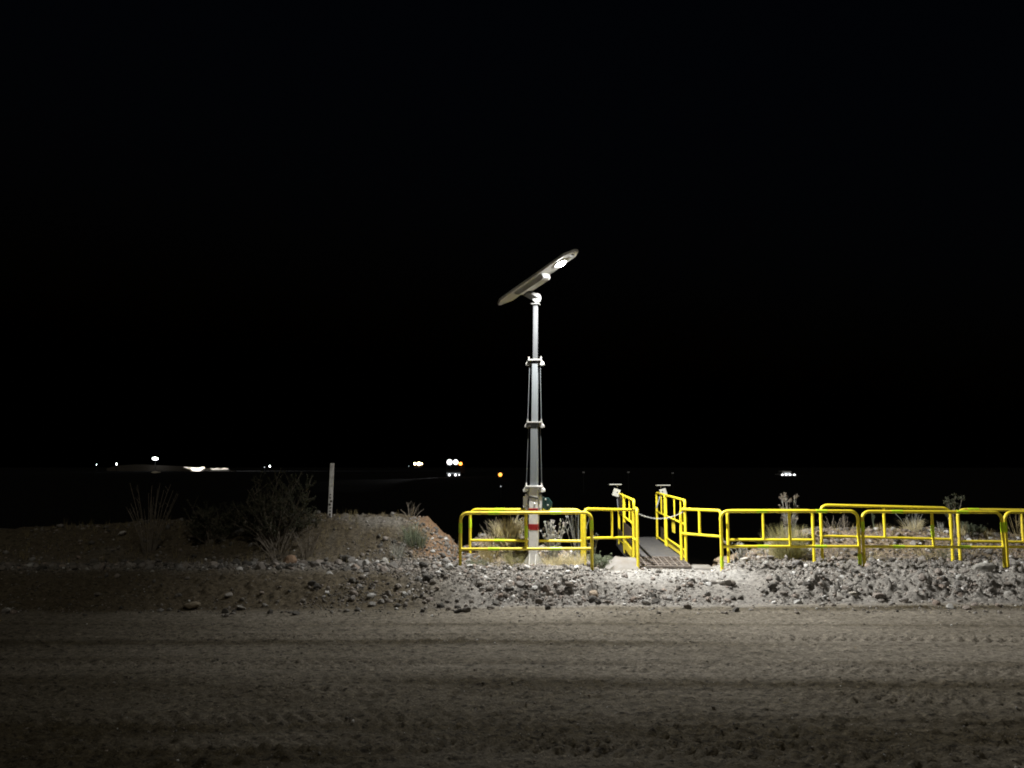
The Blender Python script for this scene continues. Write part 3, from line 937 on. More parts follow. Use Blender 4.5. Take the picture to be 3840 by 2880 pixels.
# ------------------------------------------------------------------ white stake on the berm
sx = P(1236, 1940, 17.9)
st = thing('marker_stake', 'white wooden marker stake with mud stains standing on the dark berm', 'marker stake', sx)
tp = P(1246, 1737, 17.95)
bz = sx.copy(); bz.z = Hs(sx.x, 17.9) - .15
b = MB(); b.bar(bz, tp, .09, .03, up=(0, 1, 0)); b.build('board', M['white'], st, bevel=.004)
for i in range(7):
    k = .05 + i * .055
    q = bz.lerp(tp, k + .1)
    b = MB(); b.box(q + Vector((random.uniform(-.012, .02), -.0185, 0)), (random.uniform(.03, .05), .003, random.uniform(.02, .06)), Matrix.Rotation(random.uniform(-.5, .5), 3, 'Y'))
    b.build('mud_stain', M['mud'], st)

# ------------------------------------------------------------------ stones
def ico(level):
    bm = bmesh.new(); bmesh.ops.create_icosphere(bm, subdivisions=level, radius=1)
    v = np.array([tuple(q.co) for q in bm.verts]); f = np.array([[q.index for q in fc.verts] for fc in bm.faces]); bm.free()
    return v, f


def rock_shape(level, seed):
    v, f = ico(level)
    r = np.random.default_rng(seed)
    out = v.copy()
    for _ in range(7 if level > 1 else 4):          # cut by random planes: angular broken stone
        n = r.normal(size=3); n /= np.linalg.norm(n); d = r.uniform(.5, .85)
        s = out @ n
        k = s > d
        out[k] -= np.outer(s[k] - d, n)
    out *= r.uniform(.92, 1.08, size=(len(v), 1))
    return out * np.array([1, r.uniform(.65, .95), r.uniform(.5, .8)]), f


stones = []     # x, y, r


def scatter(n, x0, x1, y0, y1, r0, r1, k, dens=None):
    got = 0
    while got < n:
        x = rng.uniform(x0, x1, n); y = rng.uniform(y0, y1, n)
        ok = np.ones(n, bool) if dens is None else rng.uniform(size=n) < dens(x, y)
        x, y = x[ok], y[ok]
        u = rng.uniform(size=len(x))
        r = np.minimum(r0 * (1 - u) ** (-1 / k), r1)
        m = min(len(x), n - got)
        stones.append(np.stack([x[:m], y[:m], r[:m]], 1)); got += m


gravd = lambda x, y: np.clip(3.0 * fbm(x * 1.5, y * 1.5, 101, 3) - 1.05, .04, 1) * (1 - .8 * approach(x) * sst(14.3, 14.9, y)) * sst(0.0, .6, y - edge_y(x))
scatter(21000, -3.5, 11.5, 12.7, 17.0, .011, .085, 2.25, gravd)
scatter(1000, -2.0, 11.5, 13.0, 15.2, .028, .10, 3.0, lambda x, y: np.exp(-((y - edge_y(x) - .9) / .55) ** 2) * (1 - .8 * approach(x)) * np.clip(fbm(x * 1.1, y * 1.1, 103, 2) * 3 - 1, .05, 1))
scatter(2600, -11, -0.6, 14.5, 16.3, .024, .13, 2.7, lambda x, y: np.exp(-((y - 15.5 - .03 * x - .3 * vnoise(x, x * 0, 7)) / .42) ** 2))
scatter(1700, -11, -0.5, 12.4, 14.8, .009, .07, 2.4)
scatter(1900, -11, -1, 16, 18.6, .012, .09, 2.1)
scatter(900, -2.4, -.6, 16.1, 18.0, .018, .09, 2.3)
scatter(2600, -1.0, 2.0, 16.6, 18.8, .018, .09, 2.2)
scatter(3800, 5.1, 12, 16.6, 18.8, .016, .10, 2.2)
scatter(900, -10, 11, 12.2, 13.3, .012, .08, 2.0)
scatter(9000, -9, 10, 5.8, 13.0, .0045, .022, 2.6, lambda x, y: np.clip(.12 + 1.1 * road_band(x, y) + .5 * sst(12.2, 13, y), 0, 1))
scatter(8000, -3.0, 11.5, 12.9, 17.0, .008, .02, 2.5, gravd)
S = np.concatenate(stones)
S[:, 2] *= 1.0
app = S[:, 2] / S[:, 1]
vis = np.abs(S[:, 0] / S[:, 1]) < .66
order = np.argsort(-(app * vis))
big = S[order[:285]]; small = S[order[285:]]

shapes = [rock_shape(1, 200 + i) for i in range(10)]
tri_f = shapes[0][1]
nv = len(shapes[0][0])
N = len(small)
pick = rng.integers(0, 10, N)
base = np.stack([s[0] for s in shapes])[pick]                       # N,nv,3
q = rng.normal(size=(N, 4)); q[:, 1] *= .35; q[:, 2] *= .35; q /= np.linalg.norm(q, axis=1, keepdims=True)
w, x, y, z = q.T
RM = np.stack([np.stack([1 - 2 * (y * y + z * z), 2 * (x * y - z * w), 2 * (x * z + y * w)], -1),
               np.stack([2 * (x * y + z * w), 1 - 2 * (x * x + z * z), 2 * (y * z - x * w)], -1),
               np.stack([2 * (x * z - y * w), 2 * (y * z + x * w), 1 - 2 * (x * x + y * y)], -1)], 1)
pts = np.einsum('nij,nvj->nvi', RM, base) * small[:, 2][:, None, None]
zz = H(small[:, 0], small[:, 1]) + small[:, 2] * .12
pts += np.stack([small[:, 0], small[:, 1], zz], 1)[:, None, :]
faces = (tri_f[None] + (np.arange(N) * nv)[:, None, None]).reshape(-1, 3)
me = bpy.data.meshes.new('gravel')
me.vertices.add(N * nv); me.vertices.foreach_set('co', pts.astype(np.float32).ravel())
me.loops.add(faces.size); me.loops.foreach_set('vertex_index', faces.astype(np.int32).ravel())
me.polygons.add(len(faces)); me.polygons.foreach_set('loop_start', np.arange(0, faces.size, 3, dtype=np.int32))
tone = np.repeat(np.clip(rng.normal(.56, .25, N) + (small[:, 0] < -1) * -.14, 0, 1), nv)
at = me.attributes.new('tone', 'FLOAT', 'POINT'); at.data.foreach_set('value', tone.astype(np.float32))
me.update(); me.materials.append(M['stones'])
gr = bpy.data.objects.new('gravel', me); COL.objects.link(gr)
tag(gr, 'small grey and brown stones strewn over the verge, berm and road', 'gravel', kind='stuff')

rock_meshes = []
for i in range(12):
    v, f = rock_shape(2, 300 + i)
    me = bpy.data.meshes.new('stone'); me.from_pydata(v.tolist(), [], f.tolist()); me.materials.append(M['rock'])
    rock_meshes.append(me)


def rock(x, y, r, label, group=None, name='stone', k=None, rz=None, sink=.25, mesh=None, tilt=.35, sz=1.0):
    o = bpy.data.objects.new(name, mesh or rock_meshes[random.randrange(12) if k is None else k])
    COL.objects.link(o)
    o.location = (x, y, Hs(x, y) + r * sink)
    o.scale = (r, r, r * sz)
    o.rotation_euler = (random.uniform(-tilt, tilt), random.uniform(-tilt, tilt), random.uniform(0, 6.28) if rz is None else rz)
    return tag(o, label, 'rock', group)


for x, y, r in big:
    if y > 16.5:
        lab, gp = (('stone on the face of the dark berm', 'berm stones') if x < -1.0 else
                   (('stone on the grassy mound behind the light mast', 'mound stones by the mast') if x < 3 else ('stone on the mound behind the right barriers', 'mound stones at the right')))
    elif x < -1.2 and y > 14.5:
        gp = 'cobbles below the berm'
        lab = ('cobble at the berm foot left of the bare shrub' if x < -8 else
               'cobble at the berm foot between bare shrub and big shrub' if x < -5.5 else
               'cobble at the berm foot below the big dark shrub' if x < -3.8 else 'cobble at the berm foot right of the white stake')
    elif x < -1.2:
        gp = 'stones on the brown slope'
        lab = 'stone on the far left of the brown slope between road and berm' if x < -6 else ('stone on the brown slope below the big dark shrub' if x < -3.6 else 'stone on the brown slope below the right end of the berm')
    else:
        gp = 'rubble stones along the verge'
        lab = ('stone in the rubble below the barrier in front of the mast' if x < 1.3 else
               'stone in the rubble before the footbridge approach' if x < 4.4 else
               'stone in the rubble below the first front barrier right of the footbridge' if x < 7.1 else
               'stone in the rubble below the second front barrier right of the footbridge' if x < 9.9 else
               'stone in the rubble below the barrier cut off at the right')
    rock(x, y, r, lab, gp)
# stones that stand out
def pale_mesh(col, seed, name):
    v, f = rock_shape(2, seed)
    m_ = bpy.data.meshes.new('stone'); m_.from_pydata(v.tolist(), [], f.tolist())
    m_.materials.append(mat(name, col, .9, 0, tuple(c * .75 for c in col), 12, .4, .7, .4, 40)); return m_


def rock_px(px, py, Y, r, label, col, seed, sz=1.0):
    p_ = P(px, py, Y)
    o = rock(p_.x, Y, r, label, None, mesh=pale_mesh(col, seed, 'stone_' + str(seed)), sink=.3, sz=sz)
    return o


rock_px(455, 2037, 17.2, .11, 'lone whitish stone high on the left end of the dark berm', (.5, .48, .45), 401, .9)
rock_px(375, 2140, 15.2, .09, 'pale stone in the cobble line below the lone whitish stone', (.45, .44, .42), 402)
rock_px(1092, 2090, 15.9, .17, 'tall brown boulder standing in the cobble line under the big shrub', (.30, .2, .13), 403, 1.5)
rock_px(1440, 2092, 15.8, .14, 'rounded grey boulder in the cobble line below the berm end', (.33, .32, .29), 404)
rock_px(720, 2270, 12.75, .16, 'brown block of stone lying at the road edge on the left', (.24, .2, .14), 405, .8)
rock_px(905, 2272, 12.7, .10, 'flat grey stone at the road edge beside the brown block', (.27, .25, .22), 406, .6)
rock_px(2990, 2100, 16.0, .13, 'dark grey block lying before the right tussock', (.20, .19, .18), 407)
rock_px(2790, 2113, 16.7, .16, 'flat pale slab beside the silvery plant', (.46, .44, .4), 408, .45)
rock_px(3690, 2135, 15.3, .24, 'large grey boulder in the rubble below the rightmost post', (.30, .29, .26), 409, .7)
rock_px(3795, 2108, 16.2, .15, 'pointed pale stone beside the foot of the rightmost barrier', (.45, .43, .4), 410, 1.2)
rock_px(2720, 2180, 14.3, .15, 'grey boulder at the right end of the smooth footbridge approach', (.3, .28, .25), 411)
rock_px(3200, 2240, 13.6, .12, 'dusty stone resting on the road edge below the right barriers', (.36, .33, .28), 412)
rock_px(2230, 2225, 13.6, .12, 'tan stone at the road edge left of the footbridge approach', (.38, .3, .22), 413)

# ------------------------------------------------------------------ plants
def blades(b, cx, cy, n, h, r, wdt=.008, droop=.35, hvar=.35, up=.0, seg=4, seed=0, spread=1.0):
    rr = random.Random(seed)
    for _ in range(n):
        a = rr.uniform(0, 6.283); q_ = r * math.sqrt(rr.random()) * .55
        x0 = cx + q_ * math.cos(a); y0 = cy + q_ * math.sin(a)
        z0 = Hs(x0, y0) - .02
        hh = h * (1 - hvar * rr.random()); out = r * spread * rr.uniform(.1, 1.0) * (q_ / (r * .55) * .6 + .4)
        a2 = a + rr.uniform(-.5, .5)
        dx, dy = math.cos(a2), math.sin(a2)
        th = rr.uniform(0, 3.14); wx_, wy_ = math.cos(th), math.sin(th)
        vs_, fs_ = [], []
        dr = droop * rr.uniform(.2, 1)
        for i in range(seg + 1):
            k = i / seg
            px_ = x0 + dx * out * k ** 1.6; py_ = y0 + dy * out * k ** 1.6
            pz_ = z0 + hh * (k - dr * .45 * k ** 3)
            wv = wdt * (1 - k * .85) * .5
            vs_ += [(px_ - wx_ * wv, py_ - wy_ * wv, pz_), (px_ + wx_ * wv, py_ + wy_ * wv, pz_)]
        for i in range(seg):
            fs_.append((2 * i, 2 * i + 1, 2 * i + 3, 2 * i + 2))
        b.add(vs_, fs_)


def tussock(label, px, py, Y, h, r, n, m_='straw', seed=0, group=None, **kw):
    p_ = P(px, py, Y)
    b = MB(); blades(b, p_.x, Y, n, h, r, seed=seed, **kw)
    k2 = dict(kw); k2['droop'] = 1.2; k2['spread'] = 1.35
    blades(b, p_.x, Y, n // 2, h * .6, r * 1.1, seed=seed + 500, **k2)
    o = b.build('grass_tussock', M[m_], None, origin=(p_.x, Y, Hs(p_.x, Y)))
    return tag(o, label, 'grass', group)


def leafball(b, c, r, n, s, rr, flat=1.0):
    for _ in range(n):
        d = Vector((rr.gauss(0, 1), rr.gauss(0, 1), rr.gauss(0, 1) * flat)); d.normalize()
        p_ = Vector(c) + d * r * rr.random() ** .4
        u_ = Vector((rr.gauss(0, 1), rr.gauss(0, 1), rr.gauss(0, 1))).normalized()
        v_ = u_.cross(d).normalized() if u_.cross(d).length > .01 else Vector((1, 0, 0))
        L_ = s * rr.uniform(.6, 1.3)
        b.add([p_ - v_ * L_ * .3, p_ + u_ * L_ * .6 , p_ + v_ * L_ * .3, p_ - u_ * L_ * .6], [(0, 1, 2, 3)])


def weed(name, label, px, py, Y, h, r, n, stem_m, leaf_m, seed, tip=.03, tipn=14, leafs=.016, side=5, group=None, rad=.005, part='flower_head', cat='plant'):
    """upright stems, each with a tip of small leaves or flowers"""
    rr = random.Random(seed)
    p_ = P(px, py, Y)
    t = thing(name, label, cat, (p_.x, Y, Hs(p_.x, Y)), group)
    bs = MB(); bl = MB()
    for i in range(n):
        a = rr.uniform(0, 6.283); q_ = r * math.sqrt(rr.random())
        x0 = p_.x + q_ * .3 * math.cos(a); y0 = Y + q_ * .3 * math.sin(a)
        z0 = Hs(x0, y0) - .03
        hh = h * rr.uniform(.55, 1)
        pts_ = []
        for k in (0, .35, .7, 1):
            pts_.append(Vector((x0 + q_ * math.cos(a) * k ** 1.4 + rr.uniform(-.012, .012), y0 + q_ * math.sin(a) * k ** 1.4 + rr.uniform(-.012, .012), z0 + hh * k)))
        bs.tube(pts_, [rad, rad * .9, rad * .7, rad * .5], 4, caps=False)
        for s_ in range(rr.randrange(0, side + 1)):
            k = rr.uniform(.35, .9); i0 = min(int(k * 3), 2)
            q0 = pts_[i0].lerp(pts_[i0 + 1], k * 3 - i0)
            q1 = q0 + Vector((rr.uniform(-.09, .09), rr.uniform(-.09, .09), rr.uniform(.04, .14)))
            bs.tube([q0, q1], [rad * .6, rad * .35], 3, caps=False)
            leafball(bl, q1, tip * .7, tipn // 2, leafs, rr)
        leafball(bl, pts_[-1], tip, tipn, leafs, rr, 1.5)
    bs.build('stems', M[stem_m], t)
    bl.build(part, M[leaf_m], t)['kind'] = 'stuff'
    return t


# behind and around the mast
tussock('large straw tussock on the mound left of the light mast', 1905, 2000, 17.95, .62, .40, 460, 'straw_pale', 1, wdt=.012)
tussock('straggly green tussock on the mound slope further left of the mast', 1835, 2060, 17.4, .40, .33, 260, 'straw', 2)
tussock('low straw tussock right beside the left foot of the mast', 1930, 2090, 17.3, .32, .36, 260, 'green_straw', 3, droop=.7)
tussock('dark low grass clump below the left mound, behind the front barrier', 1785, 2080, 16.9, .26, .30, 170, 'sage', 4, droop=.6)
tussock('pale low grass just right of the mast foot', 2075, 2100, 17.1, .34, .33, 260, 'straw_pale', 5, droop=.5)
tussock('pale upright grass near the right leg of the mast barriers', 2160, 2100, 17.05, .38, .33, 260, 'straw_pale', 6, wdt=.009)
weed('flowering_weed', 'white tipped dry weed just right of the mast', 2075, 2085, 17.5, .98, .26, 30, 'silver', 'flower', 7, .032, 16, .026, 4, rad=.006)
weed('dry_weed', 'tall thin bare stalks rising above the rear mast barrier', 2170, 2080, 17.5, 1.12, .28, 16, 'silver', 'silver', 8, .012, 3, .014, 3, rad=.005, part='buds')
weed('dry_weed', 'thin grey stalks left of the mast above the straw tussock', 1850, 2040, 17.9, .62, .35, 14, 'twig', 'twig', 9, .012, 3, .014, 2, part='buds')
weed('sage_bush', 'small grey green bush beside the concrete abutment', 2248, 2100, 16.9, .34, .22, 46, 'sage', 'sage', 10, .035, 16, .026, 5, part='leaves', cat='bush')
weed('dry_weed', 'bent pale stalks standing in the ditch edge right of the mast barriers', 2222, 2075, 17.3, .75, .12, 9, 'silver', 'silver', 12, .012, 3, .014, 3, part='buds')
# right of the bridge
weed('silvery_plant', 'small silvery plant at the foot of the first right barriers', 2778, 2110, 16.95, .40, .26, 26, 'silver', 'flower', 20, .028, 12, .022, 3, part='leaves')
tussock('big yellow green tussock behind the right barrier gap', 2955, 2095, 17.25, .85, .46, 460, 'green_straw', 21, wdt=.012)
tussock('pale arching grass on the left flank of the big tussock', 2915, 2060, 17.5, .62, .30, 110, 'straw_pale', 22, wdt=.013, droop=.6)
weed('flowering_weed', 'tall flowering stalks towering over the big tussock', 2965, 2075, 17.7, 1.28, .14, 20, 'silver', 'twig', 23, .045, 26, .032, 4, rad=.006)
tussock('straw tussock on the crest of the right mound, centre', 3425, 1985, 18.3, .38, .32, 150, 'straw_pale', 24, wdt=.009)
weed('dry_weed', 'bare stalks fanning from the crest tussock of the right mound', 3420, 1985, 18.35, .50, .32, 14, 'silver', 'silver', 25, .010, 2, .012, 1, part='buds')
weed('dry_weed', 'slender stalks at the left end of the right mound', 3125, 1990, 18.2, .42, .28, 12, 'twig', 'twig', 26, .018, 5, .016, 3, part='buds')
weed('dry_weed', 'cluster of thin stalks on the right mound under the tallest barrier corner', 3170, 1985, 18.35, .42, .12, 9, 'twig', 'twig', 27, .014, 4, .016, 3, part='buds')
weed('flowering_weed', 'single sage coloured flower stalk on the right mound', 3278, 1985, 18.2, .42, .04, 3, 'sage', 'sage', 28, .04, 20, .024, 1)
tussock('small tuft beside the single flower stalk on the right mound', 3303, 1990, 18.2, .24, .14, 70, 'straw', 29)
weed('dark_round_bush', 'dark round leafed bush rising above the right barriers', 3575, 2000, 18.0, .98, .20, 9, 'twig', 'olive', 30, .085, 34, .05, 3, rad=.009, part='leaves', cat='bush')
tussock('pale grass stand right of the dark round bush', 3610, 1995, 18.2, .42, .14, 90, 'straw_pale', 31)
weed('sage_bush', 'grey green leafy bush on the right mound crest', 3648, 1995, 18.3, .32, .22, 34, 'sage', 'sage', 32, .035, 14, .026, 4, part='leaves', cat='bush')
tussock('small lone tussock near the right end of the mound', 3707, 2000, 18.3, .26, .16, 110, 'straw', 33)
weed('dry_weed', 'leaning dry stalks at the right edge of the view', 3815, 2000, 18.1, .62, .26, 22, 'straw', 'straw', 34, .014, 4, .016, 2, part='buds')
weed('dry_weed', 'tangled dry branches low behind the right barriers', 3640, 2090, 17.2, .38, .42, 30, 'twig', 'twig', 35, .012, 3, .014, 4, part='buds')
weed('dry_weed', 'dry twiggy plant behind the joint of the two front barriers', 3130, 2090, 17.2, .36, .36, 26, 'twig', 'twig', 36, .012, 3, .014, 4, part='buds')
tussock('grass tuft at the foot of the front barrier joint', 3260, 2090, 16.9, .30, .22, 110, 'straw', 37)
tussock('short dry tuft before the right mound, below the mid post', 3480, 2085, 17.1, .24, .3, 90, 'straw', 38)
tussock('low dark tuft at the right end under the shaded barrier', 3560, 2085, 17.2, .22, .4, 140, 'sage', 39)
tussock('small wiry tuft in the white stalk corner of the right mound', 3530, 1990, 18.3, .3, .1, 40, 'silver', 40)
# left berm
tussock('grey grass hanging over the right end of the dark berm', 1555, 2050, 16.9, .5, .36, 260, 'sage', 50, droop=.7, wdt=.011)
tussock('pale tuft low on the berm near its right end', 1490, 2080, 16.4, .42, .25, 110, 'silver', 51)
weed('bare_shrub', 'bare leafless shrub with long stems on the left berm', 560, 2075, 16.6, 1.55, .42, 26, 'twig', 'twig', 52, .012, 3, .014, 4, rad=.008, part='buds', cat='shrub')
weed('bare_shrub', 'small pale branching shrub below the big dark shrub', 1045, 2080, 16.3, .7, .40, 22, 'twig', 'twig', 53, .012, 3, .014, 5, rad=.008, part='buds', cat='shrub')
weed('bare_shrub', 'thin bare stalks right of the small pale shrub', 1150, 2070, 16.4, .6, .3, 18, 'twig', 'twig', 54, .012, 3, .014, 5, rad=.006, part='buds', cat='shrub')
weed('dry_weed', 'fine stalks on the right crown of the berm', 1540, 1960, 17.9, .42, .25, 14, 'twig', 'twig', 55, .01, 2, .012, 2, part='buds')
weed('dry_weed', 'few thin stalks left of the mast barriers', 1705, 2060, 17.3, .5, .15, 7, 'twig', 'twig', 56, .01, 2, .012, 2, part='buds')


def big_shrub(name, label, px, py, Y, h, r, n, seed, lm='olive'):
    rr = random.Random(seed)
    p_ = P(px, py, Y)
    t = thing(name, label, 'shrub', (p_.x, Y, Hs(p_.x, Y)))
    bs = MB(); bl = MB()
    for i in range(n):
        a = rr.uniform(0, 6.283); el = rr.uniform(.15, 1) ** .7
        tipv = Vector((math.cos(a) * r * (1.05 - el * .55) * rr.uniform(.5, 1), math.sin(a) * r * .7 * (1.05 - el * .5) * rr.uniform(.5, 1), h * el * rr.uniform(.75, 1.05)))
        base_ = Vector((p_.x + math.cos(a) * .12, Y + math.sin(a) * .12, Hs(p_.x, Y) - .1))
        pts_ = [base_ + Vector((tipv.x * k ** 1.2, tipv.y * k ** 1.2, tipv.z * k)) + Vector((rr.uniform(-.04, .04), rr.uniform(-.04, .04), 0)) * k for k in (0, .3, .6, .85, 1)]
        bs.tube(pts_, [.016, .012, .009, .006, .004], 5, caps=False)
        for s_ in range(9):
            k = rr.uniform(.3, 1) * 4; i0 = min(int(k), 3)
            q0 = pts_[i0].lerp(pts_[i0 + 1], k - i0)
            q1 = q0 + Vector((rr.uniform(-.2, .2), rr.uniform(-.2, .2), rr.uniform(.05, .28)))
            bs.tube([q0, q1], [.006, .003], 3, caps=False)
            for m_ in range(5):
                leafball(bl, q0.lerp(q1, .25 + m_ * .19), .035, 6, .034, rr, 1.4)
    bs.build('branches', M['twig'], t); bl.build('leaves', M[lm], t)['kind'] = 'stuff'


big_shrub('dark_shrub', 'big dark bushy shrub on the berm left of the white stake', 1030, 2040, 16.9, 1.55, 1.15, 60, 60)
big_shrub('dark_shrub', 'lower dark shrub on the berm left of the big one', 800, 2050, 17.0, .85, .7, 34, 61)
# thin dry grass over the berm: uncountable
b = MB()
rr = random.Random(77)
for i in range(420):
    x_ = rr.uniform(-11, -1.9); y_ = rr.uniform(15.9, 18.4)
    blades(b, x_, y_, 5, rr.uniform(.08, .26), .07, .006, seed=1000 + i, seg=3)
for i in range(620):
    x_ = rr.choice((rr.uniform(-.9, 2.1), rr.uniform(5.6, 12))); y_ = rr.uniform(16.7, 18.6)
    blades(b, x_, y_, 6, rr.uniform(.08, .24), .13, .009, seed=3000 + i, seg=3, droop=.9)
tag(b.build('dry_grass', M['straw'], None), 'sparse thin dry grass on the berm and mounds', 'grass', kind='stuff')

# ------------------------------------------------------------------ far things across the plain
def zfar(x, y):
    return Hs(x, y)


# truck facing the camera
TY = 100.0
c = P(1702, 1800, TY); gz = P(1702, 1800, TY).z
tz = gz
tr = thing('truck', 'distant dark truck facing the viewer with two glaring roof lamps and an amber beacon', 'truck', (c.x, TY, tz))
tx = c.x


def tb(name, cx, cy, cz, sx_, sy_, sz_, m_, par=tr, bev=.05):
    return MB().box((tx + cx, TY + cy, tz + cz), (sx_, sy_, sz_)).build(name, M[m_], par, bevel=bev)


body = tb('cab', 0, .9, 1.35, 2.0, 1.7, 1.3, 'dark_paint')
tb('windscreen', 0, .04, 1.65, 1.7, .03, .55, 'glass', body, 0)
tb('bonnet', 0, -.35, .85, 1.95, .95, .5, 'dark_paint')
tb('grille', 0, -.84, .85, 1.1, .03, .3, 'black', tr, 0)
tb('bumper', 0, -.9, .45, 2.1, .2, .25, 'dark_paint')
tb('load_body', 0, 3.6, 1.4, 2.2, 3.6, 1.2, 'dark_paint')
for sx_ in (-.85, .85):
    for yy in (-.3, 3.9):
        b = MB(); b.tube([(tx + sx_ - .14, TY + yy, tz + .42), (tx + sx_ + .14, TY + yy, tz + .42)], .44, 18)
        wh = b.build('wheel', M['black'], tr, True)
        b = MB(); b.tube([(tx + sx_ - .15, TY + yy, tz + .42), (tx + sx_ + .15, TY + yy, tz + .42)], .2, 12); b.build('rim', M['galv'], wh, True)
p1 = P(1686, 1733, TY - .1); p2 = P(1709, 1733, TY - .1)
tb('lamp_bar', 0, -.02, p1.z - tz - .3, 1.7, .12, .1, 'dark_paint')
for p_, r_ in ((p1, .36), (p2, .33)):
    MB().dome(p_, (0, -1, 0), r_, .16, 18, 4).build('roof_lamp', M['head_lamp'], tr, True)
pa = P(1727, 1739, TY - .1)
MB().dome(pa, (0, -1, .2), .20, .2, 12, 4).build('amber_beacon', M['amber'], tr, True)
for px_, r_ in ((1685, .15), (1708, .15), (1722, .08)):
    p_ = P(px_, 1781, TY - 1.02)
    MB().dome(p_, (0, -1, 0), r_, .08, 14, 4).build('headlight', M['bumper_lamp'], tr, True)
tb('lamp_strip', 0, -1.03, P(1702, 1775, TY - 1).z - tz, 1.7, .03, .03, 'far_dim', tr, 0)
sp = bpy.data.lights.new('truck_light', 'SPOT'); sp.energy = 900; sp.spot_size = R(34); sp.spot_blend = .8; sp.shadow_soft_size = .05
spo = bpy.data.objects.new('truck_light', sp); COL.objects.link(spo); spo.parent = tr
spo.location = (0, -1.6, p1.z - tz); spo.rotation_euler = (R(-80), 0, R(-26))

# second vehicle further left
V2 = 190.0
c = P(1568, 1762, V2)
v2 = thing('far_vehicle', 'far small vehicle with a row of three warm lamps, left of the truck', 'vehicle', c)
MB().box(c + Vector((0, 1.2, 1.1)), (1.9, 2.2, 1.4)).build('cab', M['dark_paint'], v2, bevel=.1)
MB().box(c + Vector((0, -.3, .7)), (1.9, 1.0, .7)).build('bonnet', M['dark_paint'], v2, bevel=.08)
for px_, r_, m_ in ((1556, .30, 'far_warm'), (1571, .42, 'far_warm'), (1581, .24, 'far_warm')):
    MB().dome(P(px_, 1739, V2 - 1), (0, -1, 0), r_, .1, 14, 4).build('headlight', M[m_], v2, True)
for sx_ in (-.8, .8):
    MB().tube([c + Vector((sx_ - .12, -.2, .4)), c + Vector((sx_ + .12, -.2, .4))], .4, 14).build('wheel', M['black'], v2, True)


def post_lamp(name, label, px, py, base_py, Y, r, m_, cat='lamp', group=None, head=.12):
    p_ = P(px, py, Y); q_ = P(px, base_py, Y)
    t = thing(name, label, cat, q_, group)
    MB().tube([q_ - Vector((0, 0, 1.0)), p_ - Vector((0, 0, r))], .05 * Y / 100 + .02, 8).build('pole', M['dark_paint'], t, True)
    MB().box(p_ + Vector((0, r * .5, 0)), (r * 2.2, r * .8, r * 2.2)).build('lamp_case', M['dark_paint'], t)
    MB().dome(p_ + Vector((0, -.0, 0)), (0, -1, -.1), r, r * .8, 14, 4).build('lamp_lens', M[m_], t, True)
    return t


post_lamp('beacon_lamp', 'orange beacon lamp on a short post left of the mast', 1876, 1780, 1800, 110, .27, 'amber_core')
post_lamp('glow_dot', 'tiny white marker light below the orange beacon', 1878, 1824, 1832, 70, .045, 'far_dim')
far = [(362, 1742, .15, 'far_white', 'tiny white far lamp leftmost on the horizon'),
       (437, 1740, .33, 'far_white', 'small white far lamp second from the left on the horizon'),
       (992, 1752, .22, 'far_dim', 'faint white far lamp above the big dark shrub, left of a pair'),
       (1012, 1748, .28, 'far_white', 'small white far lamp above the big dark shrub, right of a pair'),
       (1533, 1748, .16, 'far_dim', 'faint far lamp on a pole just left of the three warm lamps')]
for px_, py_, r_, m_, lb in far:
    post_lamp('far_lamp', lb, px_, py_, 1758, 360, r_, m_, group='far lamps on the horizon')
for px_, py_, lb in ((2188, 1771, 'left of the three faint grey reflector posts right of the mast'), (2356, 1771, 'middle one of the three faint grey reflector posts right of the mast'), (2522, 1774, 'right one of the three faint grey reflector posts, above the bridge')):
    p_ = P(px_, py_, 60)
    t = thing('reflector_post', lb, 'reflector post', p_ - Vector((0, 0, 1.0)), 'faint reflector posts')
    MB().box(p_ - Vector((0, 0, .8)), (.03, .03, 1.5)).build('post', M['black'], t)
    MB().box(p_ + Vector((0, -.04, 0)), (.16, .02, .09)).build('reflector', M['far_dim'] if False else M['reflector'], t)
# parked white vehicle on the right; glowing row added in place of reflected light
V3 = 120.0
c = P(2957, 1805, V3)
v3 = thing('far_vehicle', 'far parked white vehicle with an added glowing row for its reflected light, right of the footbridge', 'vehicle', c)
MB().box(c + Vector((0, 1.3, .75)), (2.0, 4.2, .7)).build('body', M['vehicle_white'], v3, bevel=.12)
MB().box(c + Vector((0, 1.5, 1.3)), (1.5, 2.0, .55)).build('cab', M['vehicle_white'], v3, bevel=.15)
MB().box(P(2952, 1775, V3 - .9), (.95, .05, .12)).build('windscreen_glow', M['far_dim'], v3)
for px_ in (2934, 2948, 2963, 2979):
    MB().dome(P(px_, 1781, V3 - .95), (0, -1, 0), .17, .06, 10, 3).build('glow_dot', M['bumper_lamp'], v3, True)
for sx_ in (-.85, .85):
    MB().tube([c + Vector((sx_ - .12, 0, .35)), c + Vector((sx_ + .12, 0, .35))], .36, 14).build('wheel', M['black'], v3, True)

